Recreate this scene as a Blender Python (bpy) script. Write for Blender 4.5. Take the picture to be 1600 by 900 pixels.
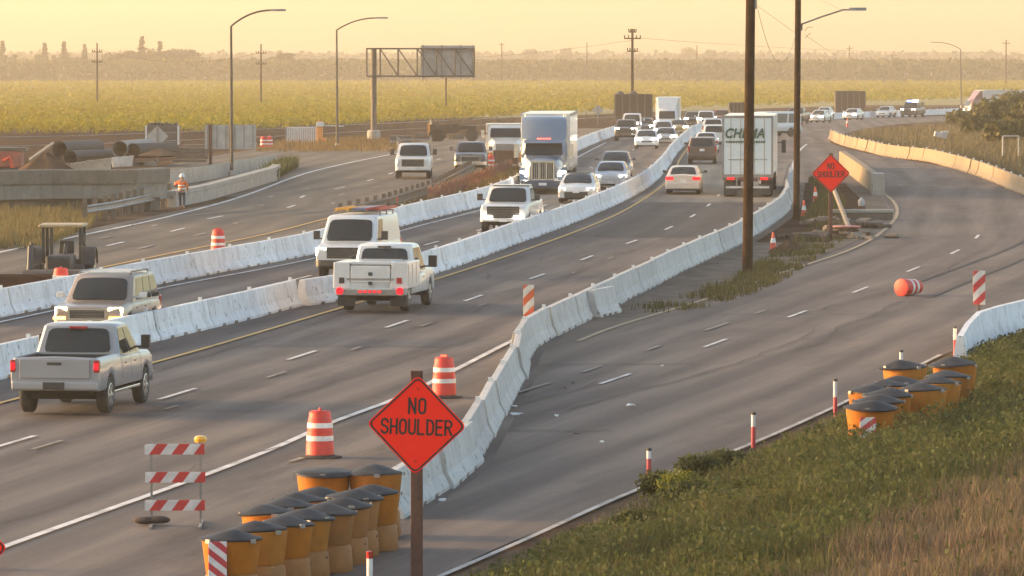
import bpy, bmesh, math, random
import numpy as np
from mathutils import Vector, Matrix
random.seed(7); RNG = np.random.default_rng(11)
R = math.radians
S = bpy.context.scene
for _o in list(bpy.data.objects): bpy.data.objects.remove(_o)
COL = S.collection

# ------------------------------------------------------------------ camera, sky, sun, exposure
CAM_H = 6.5; FPX = 8190.0; PITCH = math.atan(358/8190)
cam = bpy.data.objects.new('camera', bpy.data.cameras.new('camera')); COL.objects.link(cam)
cam.location = (0, 0, CAM_H); cam.rotation_euler = (math.pi/2 - PITCH, 0, 0)
cam.data.sensor_width = 36; cam.data.lens = 36*FPX/1600
cam.data.clip_start = 1; cam.data.clip_end = 20000
S.camera = cam
SUN_EL, SUN_AZ = R(8), R(-78)          # azimuth from +Y towards +X; the sun stands to the left, a little ahead
W = bpy.data.worlds.new('World'); S.world = W; W.use_nodes = True
nt = W.node_tree; nt.nodes.clear()
sky = nt.nodes.new('ShaderNodeTexSky'); sky.sky_type = 'NISHITA'; sky.sun_disc = False
sky.sun_elevation = SUN_EL; sky.sun_rotation = SUN_AZ
sky.air_density = 0.8; sky.dust_density = 2.4; sky.ozone_density = 0.2
bg = nt.nodes.new('ShaderNodeBackground'); bg.inputs['Strength'].default_value = 0.15
wo = nt.nodes.new('ShaderNodeOutputWorld')
nt.links.new(sky.outputs[0], bg.inputs[0]); nt.links.new(bg.outputs[0], wo.inputs[0])
sd = bpy.data.lights.new('sun', 'SUN'); sd.energy = 1.5; sd.angle = R(10); sd.color = (1.0, .58, .27)
sun = bpy.data.objects.new('sun', sd); COL.objects.link(sun)
sun_dir = Vector((math.sin(SUN_AZ)*math.cos(SUN_EL), math.cos(SUN_AZ)*math.cos(SUN_EL), math.sin(SUN_EL)))
sun.rotation_euler = sun_dir.to_track_quat('Z', 'Y').to_euler()
S.view_settings.view_transform = 'Standard'; S.view_settings.look = 'None'
S.view_settings.exposure = 2.07; S.view_settings.gamma = 1.0
S.view_settings.use_curve_mapping = False
HAZE_DENSITY, HAZE_COLOR = 0.00019, (1.0, .90, .76, 1)
S.cycles.volume_bounces = 1; S.cycles.max_bounces = 8; S.cycles.use_denoising = True

# ------------------------------------------------------------------ terrain height and pixel helpers
_K = [(-2000, -2.17-12.2, .0061), (290, -.40, .0061), (340, -.28, 0), (420, -.5, -.003), (700, -1.34, -.003), (1000, -1.9, 0), (99999, -1.9, 0)]
def zf(Y):
    if Y <= 290: return -2.17 + .0061*Y
    for (a, za, ma), (b, zb, mb) in zip(_K, _K[1:]):
        if Y <= b:
            h = b-a; t = (Y-a)/h
            return (2*t**3-3*t*t+1)*za + (t**3-2*t*t+t)*h*ma + (-2*t**3+3*t*t)*zb + (t**3-t*t)*h*mb
    return -1.9
CP, SP = math.cos(PITCH), math.sin(PITCH)
def ray(px, py):
    x, y = (px-800)/FPX, (450-py)/FPX
    return x, CP + y*SP, -SP + y*CP
def P(px, py, Y):
    "point seen at a pixel, at depth Y"
    x, dy, dz = ray(px, py); t = Y/dy
    return Vector((x*t, Y, CAM_H + dz*t))
def G(px, py):
    "ground point seen at a pixel"
    x, dy, dz = ray(px, py); lo, hi = 15.0, 5000.0
    for _ in range(60):
        m = (lo+hi)/2
        if CAM_H + dz*m/dy > zf(m): lo = m
        else: hi = m
    return Vector((x*lo/dy, lo, zf(lo)))
def lineX(pts):
    "X as a function of depth Y from a line of ground pixels"
    g = sorted([tuple(G(*p))[:2] for p in pts], key=lambda q: q[1])
    X = np.array([q[0] for q in g]); Y = np.array([q[1] for q in g])
    m = np.zeros(len(X)); d = np.diff(X)/np.diff(Y)
    m[1:-1] = (d[1:]*np.diff(Y)[:-1] + d[:-1]*np.diff(Y)[1:])/(Y[2:]-Y[:-2]) if len(X) > 2 else 0
    m[0], m[-1] = d[0], d[-1]
    def f(y):
        if y <= Y[0]: return X[0] + m[0]*(y-Y[0])
        if y >= Y[-1]: return X[-1] + m[-1]*(y-Y[-1])
        i = int(np.searchsorted(Y, y)-1); i = min(max(i, 0), len(X)-2)
        h = Y[i+1]-Y[i]; t = (y-Y[i])/h
        return (2*t**3-3*t*t+1)*X[i] + (t**3-2*t*t+t)*h*m[i] + (-2*t**3+3*t*t)*X[i+1] + (t**3-t*t)*h*m[i+1]
    return f
def slope(f, y): return (f(y+2)-f(y-2))/4

# ------------------------------------------------------------------ materials
_M = {}
def _nodes(name):
    m = bpy.data.materials.new(name); m.use_nodes = True
    n = m.node_tree; b = n.nodes['Principled BSDF']; return m, n, b
def _ramp(n, stops, interp='LINEAR'):
    r = n.nodes.new('ShaderNodeValToRGB'); e = r.color_ramp; e.interpolation = interp
    while len(e.elements) < len(stops): e.elements.new(.5)
    for k, (p, c) in zip(e.elements, stops): k.position = p; k.color = (*c, 1)
    return r
def _noise(n, vec, scale, detail=4, rough=.6):
    t = n.nodes.new('ShaderNodeTexNoise'); t.inputs['Scale'].default_value = scale
    t.inputs['Detail'].default_value = detail; t.inputs['Roughness'].default_value = rough
    n.links.new(vec, t.inputs['Vector']); return t.outputs['Fac']
def _coord(n, rot=0, scale=(1,1,1), kind='Object'):
    c = n.nodes.new('ShaderNodeTexCoord'); mp = n.nodes.new('ShaderNodeMapping')
    mp.inputs['Rotation'].default_value = (0,0,rot); mp.inputs['Scale'].default_value = scale
    n.links.new(c.outputs[kind], mp.inputs[0]); return mp.outputs[0]
def _mix(n, fac, a, b, mode='MIX'):
    m = n.nodes.new('ShaderNodeMix'); m.data_type = 'RGBA'; m.blend_type = mode
    for s, v in ((m.inputs[0], fac), (m.inputs[6], a), (m.inputs[7], b)):
        if isinstance(v, (int, float)): s.default_value = v
        elif isinstance(v, tuple): s.default_value = (*v, 1) if len(v) == 3 else v
        else: n.links.new(v, s)
    return m.outputs[2]
def mul(c, k): return tuple(min(1, x*k) for x in c)
def mat(name, col, rough=.6, var=.15, scale=3.0, metal=0, coat=0, bump=0, dirt=None, spec=.5):
    if name in _M: return _M[name]
    m, n, b = _nodes(name); v = _coord(n)
    f = _noise(n, v, scale); r = _ramp(n, [(.3, mul(col, 1-var)), (.7, mul(col, 1+var))]); n.links.new(f, r.inputs[0]); out = r.outputs[0]
    if dirt:
        f2 = _noise(n, v, scale*.6, 6, .7); r2 = _ramp(n, [(.5, (0,0,0)), (.72, (1,1,1))]); n.links.new(f2, r2.inputs[0])
        mm = n.nodes.new('ShaderNodeMath'); mm.operation = 'MULTIPLY'; mm.inputs[1].default_value = dirt[1]; n.links.new(r2.outputs[0], mm.inputs[0])
        out = _mix(n, mm.outputs[0], out, dirt[0])
    n.links.new(out, b.inputs['Base Color'])
    b.inputs['Roughness'].default_value = rough; b.inputs['Metallic'].default_value = metal
    b.inputs['Coat Weight'].default_value = coat; b.inputs['Coat Roughness'].default_value = .12
    b.inputs['Specular IOR Level'].default_value = spec
    if bump:
        bp = n.nodes.new('ShaderNodeBump'); bp.inputs['Strength'].default_value = bump; bp.inputs['Distance'].default_value = .02
        n.links.new(_noise(n, v, scale*6, 5), bp.inputs['Height']); n.links.new(bp.outputs[0], b.inputs['Normal'])
    _M[name] = m; return m
def glow(name, col, strength):
    if name in _M: return _M[name]
    m, n, b = _nodes(name); b.inputs['Base Color'].default_value = (*mul(col, .25), 1)
    f = _noise(n, _coord(n), 8); r = _ramp(n, [(.2, mul(col, .85)), (.8, col)]); n.links.new(f, r.inputs[0]); n.links.new(r.outputs[0], b.inputs['Emission Color'])
    b.inputs['Emission Strength'].default_value = strength; _M[name] = m; return m
def stripes(name, c1, c2, period, axis=(0,0,1), phase=0, rough=.6, duty=.5):
    "two colours in bands across object space, with a little dirt"
    if name in _M: return _M[name]
    m, n, b = _nodes(name); c = n.nodes.new('ShaderNodeTexCoord'); d = n.nodes.new('ShaderNodeVectorMath'); d.operation = 'DOT_PRODUCT'
    d.inputs[1].default_value = axis; n.links.new(c.outputs['Object'], d.inputs[0])
    a = n.nodes.new('ShaderNodeMath'); a.operation = 'ADD'; a.inputs[1].default_value = phase+100*period; n.links.new(d.outputs['Value'], a.inputs[0])
    q = n.nodes.new('ShaderNodeMath'); q.operation = 'DIVIDE'; q.inputs[1].default_value = period; n.links.new(a.outputs[0], q.inputs[0])
    fr = n.nodes.new('ShaderNodeMath'); fr.operation = 'FRACT'; n.links.new(q.outputs[0], fr.inputs[0])
    r = _ramp(n, [(0, c1), (duty, c2)], 'CONSTANT'); n.links.new(fr.outputs[0], r.inputs[0])
    f = _noise(n, c.outputs['Object'], 6, 5); r2 = _ramp(n, [(.3, (.72,.70,.68)), (.65, (1,1,1))]); n.links.new(f, r2.inputs[0])
    n.links.new(_mix(n, 1.0, r.outputs[0], r2.outputs[0], 'MULTIPLY'), b.inputs['Base Color']); b.inputs['Roughness'].default_value = rough
    _M[name] = m; return m
def leafmat(name, cols, trans=.25, big=None):
    "foliage: a colour per leaf and a slow drift over the ground"
    if name in _M: return _M[name]
    m, n, b = _nodes(name); g = n.nodes.new('ShaderNodeNewGeometry')
    k = len(cols); r = _ramp(n, [(i/(k-1) if k > 1 else 0, c) for i, c in enumerate(cols)]); n.links.new(g.outputs['Random Per Island'], r.inputs[0]); out = r.outputs[0]
    if big:
        f = _noise(n, _coord(n), big[1], 3); r2 = _ramp(n, [(.38, (0,0,0)), (.62, (1,1,1))]); n.links.new(f, r2.inputs[0])
        out = _mix(n, r2.outputs[0], out, big[0])
    n.links.new(out, b.inputs['Base Color']); b.inputs['Roughness'].default_value = .7; b.inputs['Specular IOR Level'].default_value = .2
    t = n.nodes.new('ShaderNodeBsdfTranslucent'); n.links.new(out, t.inputs[0]); mx = n.nodes.new('ShaderNodeMixShader'); mx.inputs[0].default_value = trans
    n.links.new(b.outputs[0], mx.inputs[1]); n.links.new(t.outputs[0], mx.inputs[2]); n.links.new(mx.outputs[0], n.nodes['Material Output'].inputs[0])
    _M[name] = m; return m
def roadmat(name, base, dust, dark, rot, seam=False):
    if name in _M: return _M[name]
    m, n, b = _nodes(name)
    v0 = _coord(n, 0, kind='UV'); vs = _coord(n, 0, (1, .030, 1), 'UV'); vm = _coord(n, 0, (1, .14, 1), 'UV')
    f1 = _noise(n, vs, .9, 5, .65); r1 = _ramp(n, [(.40, (0,0,0)), (.66, (1,1,1))]); n.links.new(f1, r1.inputs[0])
    out = _mix(n, r1.outputs[0], base, dust)
    f2 = _noise(n, vm, .45, 5, .7); r2 = _ramp(n, [(.50, (0,0,0)), (.72, (.8,.8,.8))]); n.links.new(f2, r2.inputs[0])
    out = _mix(n, r2.outputs[0], out, dark)
    f5 = _noise(n, v0, .07, 3); r5 = _ramp(n, [(.35, (.86,.86,.88)), (.65, (1.12,1.1,1.06))]); n.links.new(f5, r5.inputs[0]); out = _mix(n, 1.0, out, r5.outputs[0], 'MULTIPLY')
    sx_ = n.nodes.new('ShaderNodeSeparateXYZ'); n.links.new(v0, sx_.inputs[0])          # wheel tracks along the lanes
    ma = n.nodes.new('ShaderNodeMath'); ma.operation = 'MULTIPLY_ADD'; ma.inputs[1].default_value = 2*math.pi/1.82; ma.inputs[2].default_value = -.95*2*math.pi/1.82; n.links.new(sx_.outputs[0], ma.inputs[0])
    co = n.nodes.new('ShaderNodeMath'); co.operation = 'COSINE'; n.links.new(ma.outputs[0], co.inputs[0])
    ft = _noise(n, vs, .5, 3); mt = n.nodes.new('ShaderNodeMath'); mt.operation = 'MULTIPLY'; n.links.new(co.outputs[0], mt.inputs[0]); n.links.new(ft, mt.inputs[1])
    rt = _ramp(n, [(0, (1.12,1.11,1.10)), (.5, (1.0,1.0,1.0)), (1, (.80,.79,.79))]); m2 = n.nodes.new('ShaderNodeMath'); m2.operation = 'MULTIPLY_ADD'; m2.inputs[1].default_value = .9; m2.inputs[2].default_value = .5; n.links.new(mt.outputs[0], m2.inputs[0]); n.links.new(m2.outputs[0], rt.inputs[0])
    out = _mix(n, 1.0, out, rt.outputs[0], 'MULTIPLY')
    fg = _noise(n, v0, 28, 4, .8); rg_ = _ramp(n, [(.35, (.80,.80,.80)), (.65, (1.18,1.18,1.18))]); n.links.new(fg, rg_.inputs[0]); out = _mix(n, 1.0, out, rg_.outputs[0], 'MULTIPLY')
    fs_ = _noise(n, v0, 1.6, 5, .7); rs_ = _ramp(n, [(.62, (1,1,1)), (.74, (.70,.69,.68))]); n.links.new(fs_, rs_.inputs[0]); out = _mix(n, 1.0, out, rs_.outputs[0], 'MULTIPLY')
    f3 = _noise(n, v0, 9, 6, .75); r3 = _ramp(n, [(.3, (.84,.84,.84)), (.7, (1.14,1.14,1.14))]); n.links.new(f3, r3.inputs[0])
    out = _mix(n, 1.0, out, r3.outputs[0], 'MULTIPLY')
    if seam:                                        # thin sealed cracks
        vo = n.nodes.new('ShaderNodeTexVoronoi'); vo.feature = 'DISTANCE_TO_EDGE'; vo.inputs['Scale'].default_value = .14
        wv = n.nodes.new('ShaderNodeVectorMath'); wv.operation = 'ADD'; nz = n.nodes.new('ShaderNodeTexNoise'); nz.inputs['Scale'].default_value = .5; n.links.new(v0, nz.inputs[0])
        n.links.new(vm, wv.inputs[0]); n.links.new(nz.outputs['Color'], wv.inputs[1]); n.links.new(wv.outputs[0], vo.inputs['Vector'])
        r4 = _ramp(n, [(.004, (.72,.72,.72)), (.010, (1,1,1))]); n.links.new(vo.outputs['Distance'], r4.inputs[0]); out = _mix(n, 1.0, out, r4.outputs[0], 'MULTIPLY')
    n.links.new(out, b.inputs['Base Color']); b.inputs['Roughness'].default_value = .85; b.inputs['Specular IOR Level'].default_value = .15
    bp = n.nodes.new('ShaderNodeBump'); bp.inputs['Strength'].default_value = .25; bp.inputs['Distance'].default_value = .01
    n.links.new(_noise(n, v0, 40, 3), bp.inputs['Height']); n.links.new(bp.outputs[0], b.inputs['Normal'])
    _M[name] = m; return m
def barriermat(name, col, grime):
    "painted concrete: streaks down the face, scuffs, a dirty foot"
    if name in _M: return _M[name]
    m, n, b = _nodes(name); oi = n.nodes.new('ShaderNodeObjectInfo'); c = n.nodes.new('ShaderNodeTexCoord')
    ad = n.nodes.new('ShaderNodeVectorMath'); ad.operation = 'MULTIPLY_ADD'; ad.inputs[1].default_value = (1,1,1)
    sc = n.nodes.new('ShaderNodeMath'); sc.operation = 'MULTIPLY'; sc.inputs[1].default_value = 50; n.links.new(oi.outputs['Random'], sc.inputs[0])
    n.links.new(c.outputs['Object'], ad.inputs[0]); n.links.new(sc.outputs[0], ad.inputs[2])
    mp = n.nodes.new('ShaderNodeMapping'); mp.inputs['Scale'].default_value = (1, .4, .22); n.links.new(ad.outputs[0], mp.inputs[0])
    f = _noise(n, mp.outputs[0], 3.5, 6, .75); r = _ramp(n, [(.45, (0,0,0)), (.75, (.75,.75,.75))]); n.links.new(f, r.inputs[0])
    out = _mix(n, r.outputs[0], col, grime)
    f2 = _noise(n, ad.outputs[0], 1.1, 5, .7); r2 = _ramp(n, [(.3, (.82,.82,.81)), (.6, (1,1,1))]); n.links.new(f2, r2.inputs[0]); out = _mix(n, 1.0, out, r2.outputs[0], 'MULTIPLY')
    f6 = _noise(n, ad.outputs[0], 5, 2, .5); r6 = _ramp(n, [(.30, (.35,.34,.32)), (.34, (1,1,1))]); n.links.new(f6, r6.inputs[0]); out = _mix(n, .8, out, r6.outputs[0], 'MULTIPLY')
    rv = _ramp(n, [(0, (.86,.86,.87)), (1, (1.05,1.05,1.04))]); n.links.new(oi.outputs['Random'], rv.inputs[0]); out = _mix(n, 1.0, out, rv.outputs[0], 'MULTIPLY')
    n.links.new(out, b.inputs['Base Color']); b.inputs['Roughness'].default_value = .75; b.inputs['Specular IOR Level'].default_value = .3
    _M[name] = m; return m

M_asphalt = roadmat('asphalt', (.104,.087,.081), (.165,.134,.112), (.050,.042,.040), R(8))
M_ramp = roadmat('ramp_asphalt', (.112,.090,.080), (.170,.136,.113), (.076,.062,.056), R(11))
M_oldroad = roadmat('old_asphalt', (.112,.092,.073), (.155,.125,.093), (.072,.059,.048), R(8))
M_deck = roadmat('bridge_deck', (.185,.158,.130), (.225,.195,.158), (.115,.097,.08), R(5), False)
M_dusty = roadmat('dusty_asphalt', (.135,.107,.085), (.19,.150,.115), (.095,.076,.063), 0)
M_patch = roadmat('asphalt_patch', (.062,.055,.052), (.085,.075,.068), (.045,.04,.038), R(6), False)
M_dirt = mat('dirt', (.105,.073,.052), .95, .35, .35, bump=.4, dirt=((.15,.11,.072), .6), spec=0)
M_dirtdark = mat('dark_dirt', (.062,.041,.031), .95, .35, .3, bump=.4, dirt=((.10,.068,.048), .6), spec=0)
M_gravel = mat('gravel', (.16,.135,.112), .95, .3, 1.2, bump=.5, dirt=((.11,.085,.065), .7), spec=0)
M_drygrass_ground = mat('dry_grass_soil', (.17,.13,.06), .95, .35, .5, dirt=((.10,.10,.035), .7))
M_bank = mat('bank_soil', (.090,.066,.036), .95, .3, .6, dirt=((.15,.092,.062), .9), spec=.1)
M_white_line = mat('white_line_paint', (.56,.53,.50), .75, .15, 2, dirt=((.17,.145,.125), .95))
M_worn_line = mat('worn_white_paint', (.36,.33,.30), .8, .3, 1.5, dirt=((.13,.11,.095), .95))
M_yellow_line = mat('yellow_line_paint', (.52,.30,.06), .7, .15, 4, dirt=((.25,.18,.1), .7))
M_barrier = barriermat('white_barrier_paint', (.70,.70,.71), (.36,.34,.32))
M_barrier_grey = barriermat('grey_barrier_concrete', (.50,.48,.455), (.28,.26,.24))
M_concrete = barriermat('plain_concrete', (.40,.36,.31), (.24,.21,.175))
M_rubber = mat('tyre_rubber', (.022,.021,.021), .85, .3, 5, dirt=((.08,.07,.06), .4))
M_rim = mat('rim_metal', (.42,.41,.40), .35, .15, 6, metal=.8)
M_glass = mat('vehicle_glass', (.022,.028,.030), .05, .2, .8, spec=.35)
M_black = mat('black_plastic', (.025,.024,.024), .5, .25, 5)
M_under = mat('underbody_black', (.015,.014,.013), .9, .3, 4)
M_chrome = mat('chrome', (.62,.61,.59), .18, .08, 4, metal=.9)
M_steel = mat('galvanised_steel', (.24,.22,.20), .5, .2, 3, metal=.5)
M_darksteel = mat('weathered_steel', (.10,.078,.060), .7, .25, 2)
M_headlight = glow('lit_headlight', (1.0,.80,.45), 4)
M_headlight_hi = glow('bright_headlight', (1.0,.90,.70), 16)
M_lens = mat('lamp_lens', (.65,.65,.62), .12, .1, 6, spec=.8)
M_tail = glow('lit_tail_lamp', (1.0,.0,.012), .55)
M_tail_off = mat('red_lens', (.33,.02,.02), .2, .2, 6)
M_amber = glow('amber_lamp', (1.0,.45,.08), 2.5)
M_plate = mat('licence_plate', (.6,.6,.62), .5, .2, 12)
M_wood = mat('pole_wood', (.034,.019,.010), .95, .4, 2.5, bump=.5, dirt=((.055,.034,.018), .6), spec=.05)
M_post = mat('sign_post_wood', (.10,.045,.030), .85, .35, 5, bump=.3)
M_sign = mat('fluorescent_orange', (1.0,.028,.014), .55, .04, 5, spec=.08)
M_signblack = mat('sign_black', (.02,.008,.008), .6, .2, 6)
M_signback = mat('sign_back_aluminium', (.36,.34,.32), .5, .15, 2, metal=.3)
M_drum = stripes('drum_orange', (.60,.035,.018), (.60,.035,.018), 1, (0,0,1), 0, .55)
M_band = mat('reflective_white', (.62,.60,.57), .5, .15, 6, dirt=((.4,.33,.3), .5))
M_yellowbarrel = mat('yellow_barrel', (.37,.118,.008), .6, .18, 2.5, dirt=((.20,.085,.022), .7), spec=.25)
M_tanbarrel = mat('faded_barrel', (.30,.125,.036), .65, .18, 2.5, dirt=((.18,.095,.045), .7), spec=.25)
M_lid = mat('black_barrel_lid', (.024,.024,.026), .6, .3, 5, dirt=((.055,.052,.05), .6), spec=.2)
def paint(name, col, dirt=.25, rough=.32): return mat(name, col, rough, .05, 1.2, coat=.5, dirt=((.28,.24,.20), dirt))

# ------------------------------------------------------------------ objects and mesh builder
def tag(o, label, cat, group=None, kind=None):
    if label: o['label'] = label
    if cat: o['category'] = cat
    if group: o['group'] = group
    if kind: o['kind'] = kind
    return o
def empty(name, loc, rz=0, label=None, cat=None, group=None):
    o = bpy.data.objects.new(name, None); o.empty_display_size = .3; COL.objects.link(o)
    o.location = loc; o.rotation_euler = (0, 0, rz); return tag(o, label, cat, group)
def link(name, me, m, parent=None, loc=None):
    o = bpy.data.objects.new(name, me); COL.objects.link(o)
    if m: me.materials.append(m)
    if parent: o.parent = parent
    if loc is not None: o.location = loc
    return o
def copy_tree(o, parent=None):
    c = o.copy(); COL.objects.link(c)
    if parent: c.parent = parent
    for ch in list(o.children): copy_tree(ch, c)
    return c
class MB:
    def __init__(s): s.v = []; s.f = []
    def add(s, vs, fs):
        k = len(s.v); s.v += [tuple(p) for p in vs]; s.f += [tuple(i+k for i in q) for q in fs]; return s
    def box(s, x0, x1, y0, y1, z0, z1, M=None):
        vs = [Vector(p) for p in ((x0,y0,z0),(x1,y0,z0),(x1,y1,z0),(x0,y1,z0),(x0,y0,z1),(x1,y0,z1),(x1,y1,z1),(x0,y1,z1))]
        if M: vs = [M @ p for p in vs]
        return s.add(vs, [(0,3,2,1),(4,5,6,7),(0,1,5,4),(1,2,6,5),(2,3,7,6),(3,0,4,7)])
    def hexa(s, low, high):
        "eight corners: four below, four above, counter-clockwise"
        return s.add(list(low)+list(high), [(3,2,1,0),(4,5,6,7),(0,1,5,4),(1,2,6,5),(2,3,7,6),(3,0,4,7)])
    def loft(s, rings, caps=True):
        n = len(rings[0]); vs = [p for r in rings for p in r]
        fs = [(i*n+j, i*n+(j+1)%n, (i+1)*n+(j+1)%n, (i+1)*n+j) for i in range(len(rings)-1) for j in range(n)]
        if caps: fs += [tuple(range(n))[::-1], tuple((len(rings)-1)*n+j for j in range(n))]
        return s.add(vs, fs)
    def tube(s, pts, r, n=8, caps=True):
        pts = [Vector(p) for p in pts]; rs = r if isinstance(r, (list, tuple)) else [r]*len(pts); rings = []
        for i, p in enumerate(pts):
            d = (pts[min(i+1, len(pts)-1)] - pts[max(i-1, 0)]).normalized()
            a = d.orthogonal().normalized() if abs(d.z) > .9 else d.cross(Vector((0,0,1))).normalized(); b = d.cross(a)
            if abs(d.z) > .9: a = Vector((1,0,0)); b = d.cross(a).normalized(); a = b.cross(d)
            rings.append([p + a*math.cos(t)*rs[i] + b*math.sin(t)*rs[i] for t in [2*math.pi*k/n for k in range(n)]])
        return s.loft(rings, caps)
    def lathe(s, prof, n=20, M=None, sq=(1,1)):
        rings = [[Vector((r*math.cos(t)*sq[0], r*math.sin(t)*sq[1], z)) for t in [2*math.pi*k/n for k in range(n)]] for r, z in prof]
        if M: rings = [[M @ p for p in q] for q in rings]
        return s.loft(rings)
    def prism(s, poly, y0, y1, M=None):
        "x,z outline extruded along y"
        n = len(poly); vs = [Vector((x, y0, z)) for x, z in poly] + [Vector((x, y1, z)) for x, z in poly]
        if M: vs = [M @ p for p in vs]
        return s.add(vs, [tuple(range(n)), tuple(range(2*n-1, n-1, -1))] + [(i, i+n, (i+1)%n+n, (i+1)%n) for i in range(n)])
    def build(s, name, m, parent=None, smooth=0, bevel=0, loc=None, seg=2):
        me = bpy.data.meshes.new(name); me.from_pydata(s.v, [], s.f)
        b = bmesh.new(); b.from_mesh(me); bmesh.ops.recalc_face_normals(b, faces=b.faces)
        b.to_mesh(me); b.free()
        if smooth:
            me.polygons.foreach_set('use_smooth', [True]*len(me.polygons)); me.set_sharp_from_angle(angle=R(smooth))
        o = link(name, me, m, parent, loc)
        if bevel:
            d = o.modifiers.new('bevel', 'BEVEL'); d.width = bevel; d.segments = seg; d.limit_method = 'ANGLE'; d.angle_limit = R(35)
        return o
def text_mesh(name, body, size, m, parent, bold=0, extrude=.003, sx=1, shear=0, M=None):
    cu = bpy.data.curves.new(name, 'FONT'); cu.body = body; cu.size = size; cu.align_x = 'CENTER'; cu.align_y = 'CENTER'
    cu.offset = bold; cu.extrude = extrude; cu.shear = shear; cu.space_character = 1.08
    o = bpy.data.objects.new(name, cu); COL.objects.link(o)
    me = bpy.data.meshes.new_from_object(o.evaluated_get(bpy.context.evaluated_depsgraph_get()))
    bpy.data.objects.remove(o); me.transform(Matrix.Diagonal((sx, 1, 1, 1)))
    if M: me.transform(M)
    me.materials.clear(); return link(name, me, m, parent)
def strip(name, fl, fr, y0, y1, m, off, step=3.0, kind='structure', n=4, ref=None):
    "sheet between two lines X(Y), laid on the terrain"
    k = max(2, int((y1-y0)/step)+1); ys = np.linspace(y0, y1, k); vs, fs = [], []
    for y in ys:
        a, b = fl(y), fr(y)
        for j in range(n+1): vs.append((a+(b-a)*j/n, y, zf(y)+off))
    w = n+1
    for i in range(k-1):
        for j in range(n): fs.append((i*w+j, i*w+j+1, (i+1)*w+j+1, (i+1)*w+j))
    me = bpy.data.meshes.new(name); me.from_pydata(vs, [], fs); rf = ref or fl
    uv = me.uv_layers.new(name='road'); off_ = {y: rf(y) for y in set(v[1] for v in vs)}
    for lp in me.loops: x, y, _ = vs[lp.vertex_index]; uv.data[lp.index].uv = (x-off_[y], y)
    o = link(name, me, m); o['kind'] = kind; return o
def leaf_cloud(name, c, size, m, parent=None, flat=.0, stretch=1.0):
    "many small leaf faces, one random quad per point"
    n = len(c); u = RNG.normal(size=(n,3)); u /= np.linalg.norm(u, axis=1)[:,None]
    w = RNG.normal(size=(n,3)); w[:,2] *= (1-flat); w -= (w*u).sum(1)[:,None]*u; w /= np.linalg.norm(w, axis=1)[:,None]
    sz = np.asarray(size)*RNG.uniform(.6, 1.3, n); a = u*sz[:,None]*.5*stretch; b = w*sz[:,None]*.5
    v = np.stack([c-a, c-b*.8, c+a, c+b*.8], 1).reshape(-1,3)
    me = bpy.data.meshes.new(name); me.vertices.add(4*n); me.vertices.foreach_set('co', v.astype(np.float32).ravel())
    me.loops.add(4*n); me.loops.foreach_set('vertex_index', np.arange(4*n, dtype=np.int32))
    me.polygons.add(n); me.polygons.foreach_set('loop_start', np.arange(0, 4*n, 4, dtype=np.int32)); me.update(calc_edges=True)
    return link(name, me, m, parent)
def blades(name, base, h, m, lean=.35, wid=.02):
    "grass: each blade two quads, bent over"
    n = len(base); az = RNG.uniform(0, 2*math.pi, n); d = np.stack([np.cos(az), np.sin(az), 0*az], 1); s = np.stack([-np.sin(az), np.cos(az), 0*az], 1)
    h = np.asarray(h)*RNG.uniform(.55, 1.3, n); L = RNG.uniform(.1, 1, n)*lean; wv = s*(wid*RNG.uniform(.6, 1.4, n))[:,None]*.5
    up = np.zeros((n,3)); up[:,2] = 1
    p1 = base + up*(h*.6)[:,None] + d*(h*L*.35)[:,None]; p2 = base + up*h[:,None] + d*(h*L)[:,None]
    v = np.stack([base-wv, base+wv, p1-wv*.8, p1+wv*.8, p2-wv*.15, p2+wv*.15], 1).reshape(-1,3)
    idx = (np.arange(n)*6)[:,None]; q = np.concatenate([idx+np.array([[0,1,3,2]]), idx+np.array([[2,3,5,4]])], 1).ravel().astype(np.int32)
    me = bpy.data.meshes.new(name); me.vertices.add(6*n); me.vertices.foreach_set('co', v.astype(np.float32).ravel())
    me.loops.add(8*n); me.loops.foreach_set('vertex_index', q); me.polygons.add(2*n)
    me.polygons.foreach_set('loop_start', np.arange(0, 8*n, 4, dtype=np.int32)); me.update(calc_edges=True)
    return link(name, me, m)
def clump(x, y, k=.13, seed=0.0):
    "smooth pseudo-noise in 0..1"
    return .5 + .25*np.sin(k*x*1.7+seed+1.3*np.sin(k*y*1.1+seed*2)) + .25*np.sin(k*y*2.3-seed+1.7*np.sin(k*x*1.4+2))
# ------------------------------------------------------------------ lines of the road, from the photograph, as X(Y)
L_A = lineX([(0,497),(100,477),(240,447),(500,395),(612,359),(775,316),(850,276),(906,235),(959,213),(1010,197),(1060,190)])          # foot of the white barrier left of the oncoming lanes
L_M = lineX([(0,595),(230,538),(400,498),(472,480),(520,473),(690,425),(800,385),(900,348),(960,322),(1010,296),(1040,268),(1056,243),(1075,222),(1092,208),(1130,197),(1200,190)])  # foot of the median barrier
L_R = lineX([(620,820),(660,793),(735,742),(772,688),(799,635),(819,602),(845,543),(925,499),(990,466),(1057,431),(1174,373),(1231,332),(1243,300),(1247,276)])          # foot of the barrier along the ramp
L_edge = lineX([(640,945),(700,897),(955,787),(1200,687),(1300,641),(1480,553),(1560,522),(1640,482),(1660,330),(1591,303),(1477,261),(1395,247),(1297,220),(1330,206),(1420,193),(1600,184)])  # right side of the ramp
L_gold = lineX([(1720,345),(1591,302),(1527,276),(1477,260.5),(1439,251.5),(1396,246.5),(1351,236.5),(1315,227.5),(1296,219)])
L_white = lineX([(0,860),(435,700),(520,662),(612,628),(715,578),(805,532),(900,489),(1000,447),(1150,372),(1210,330),(1228,305),(1235,280),(1240,255),(1262,225),(1310,205),(1440,190)])
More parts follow.
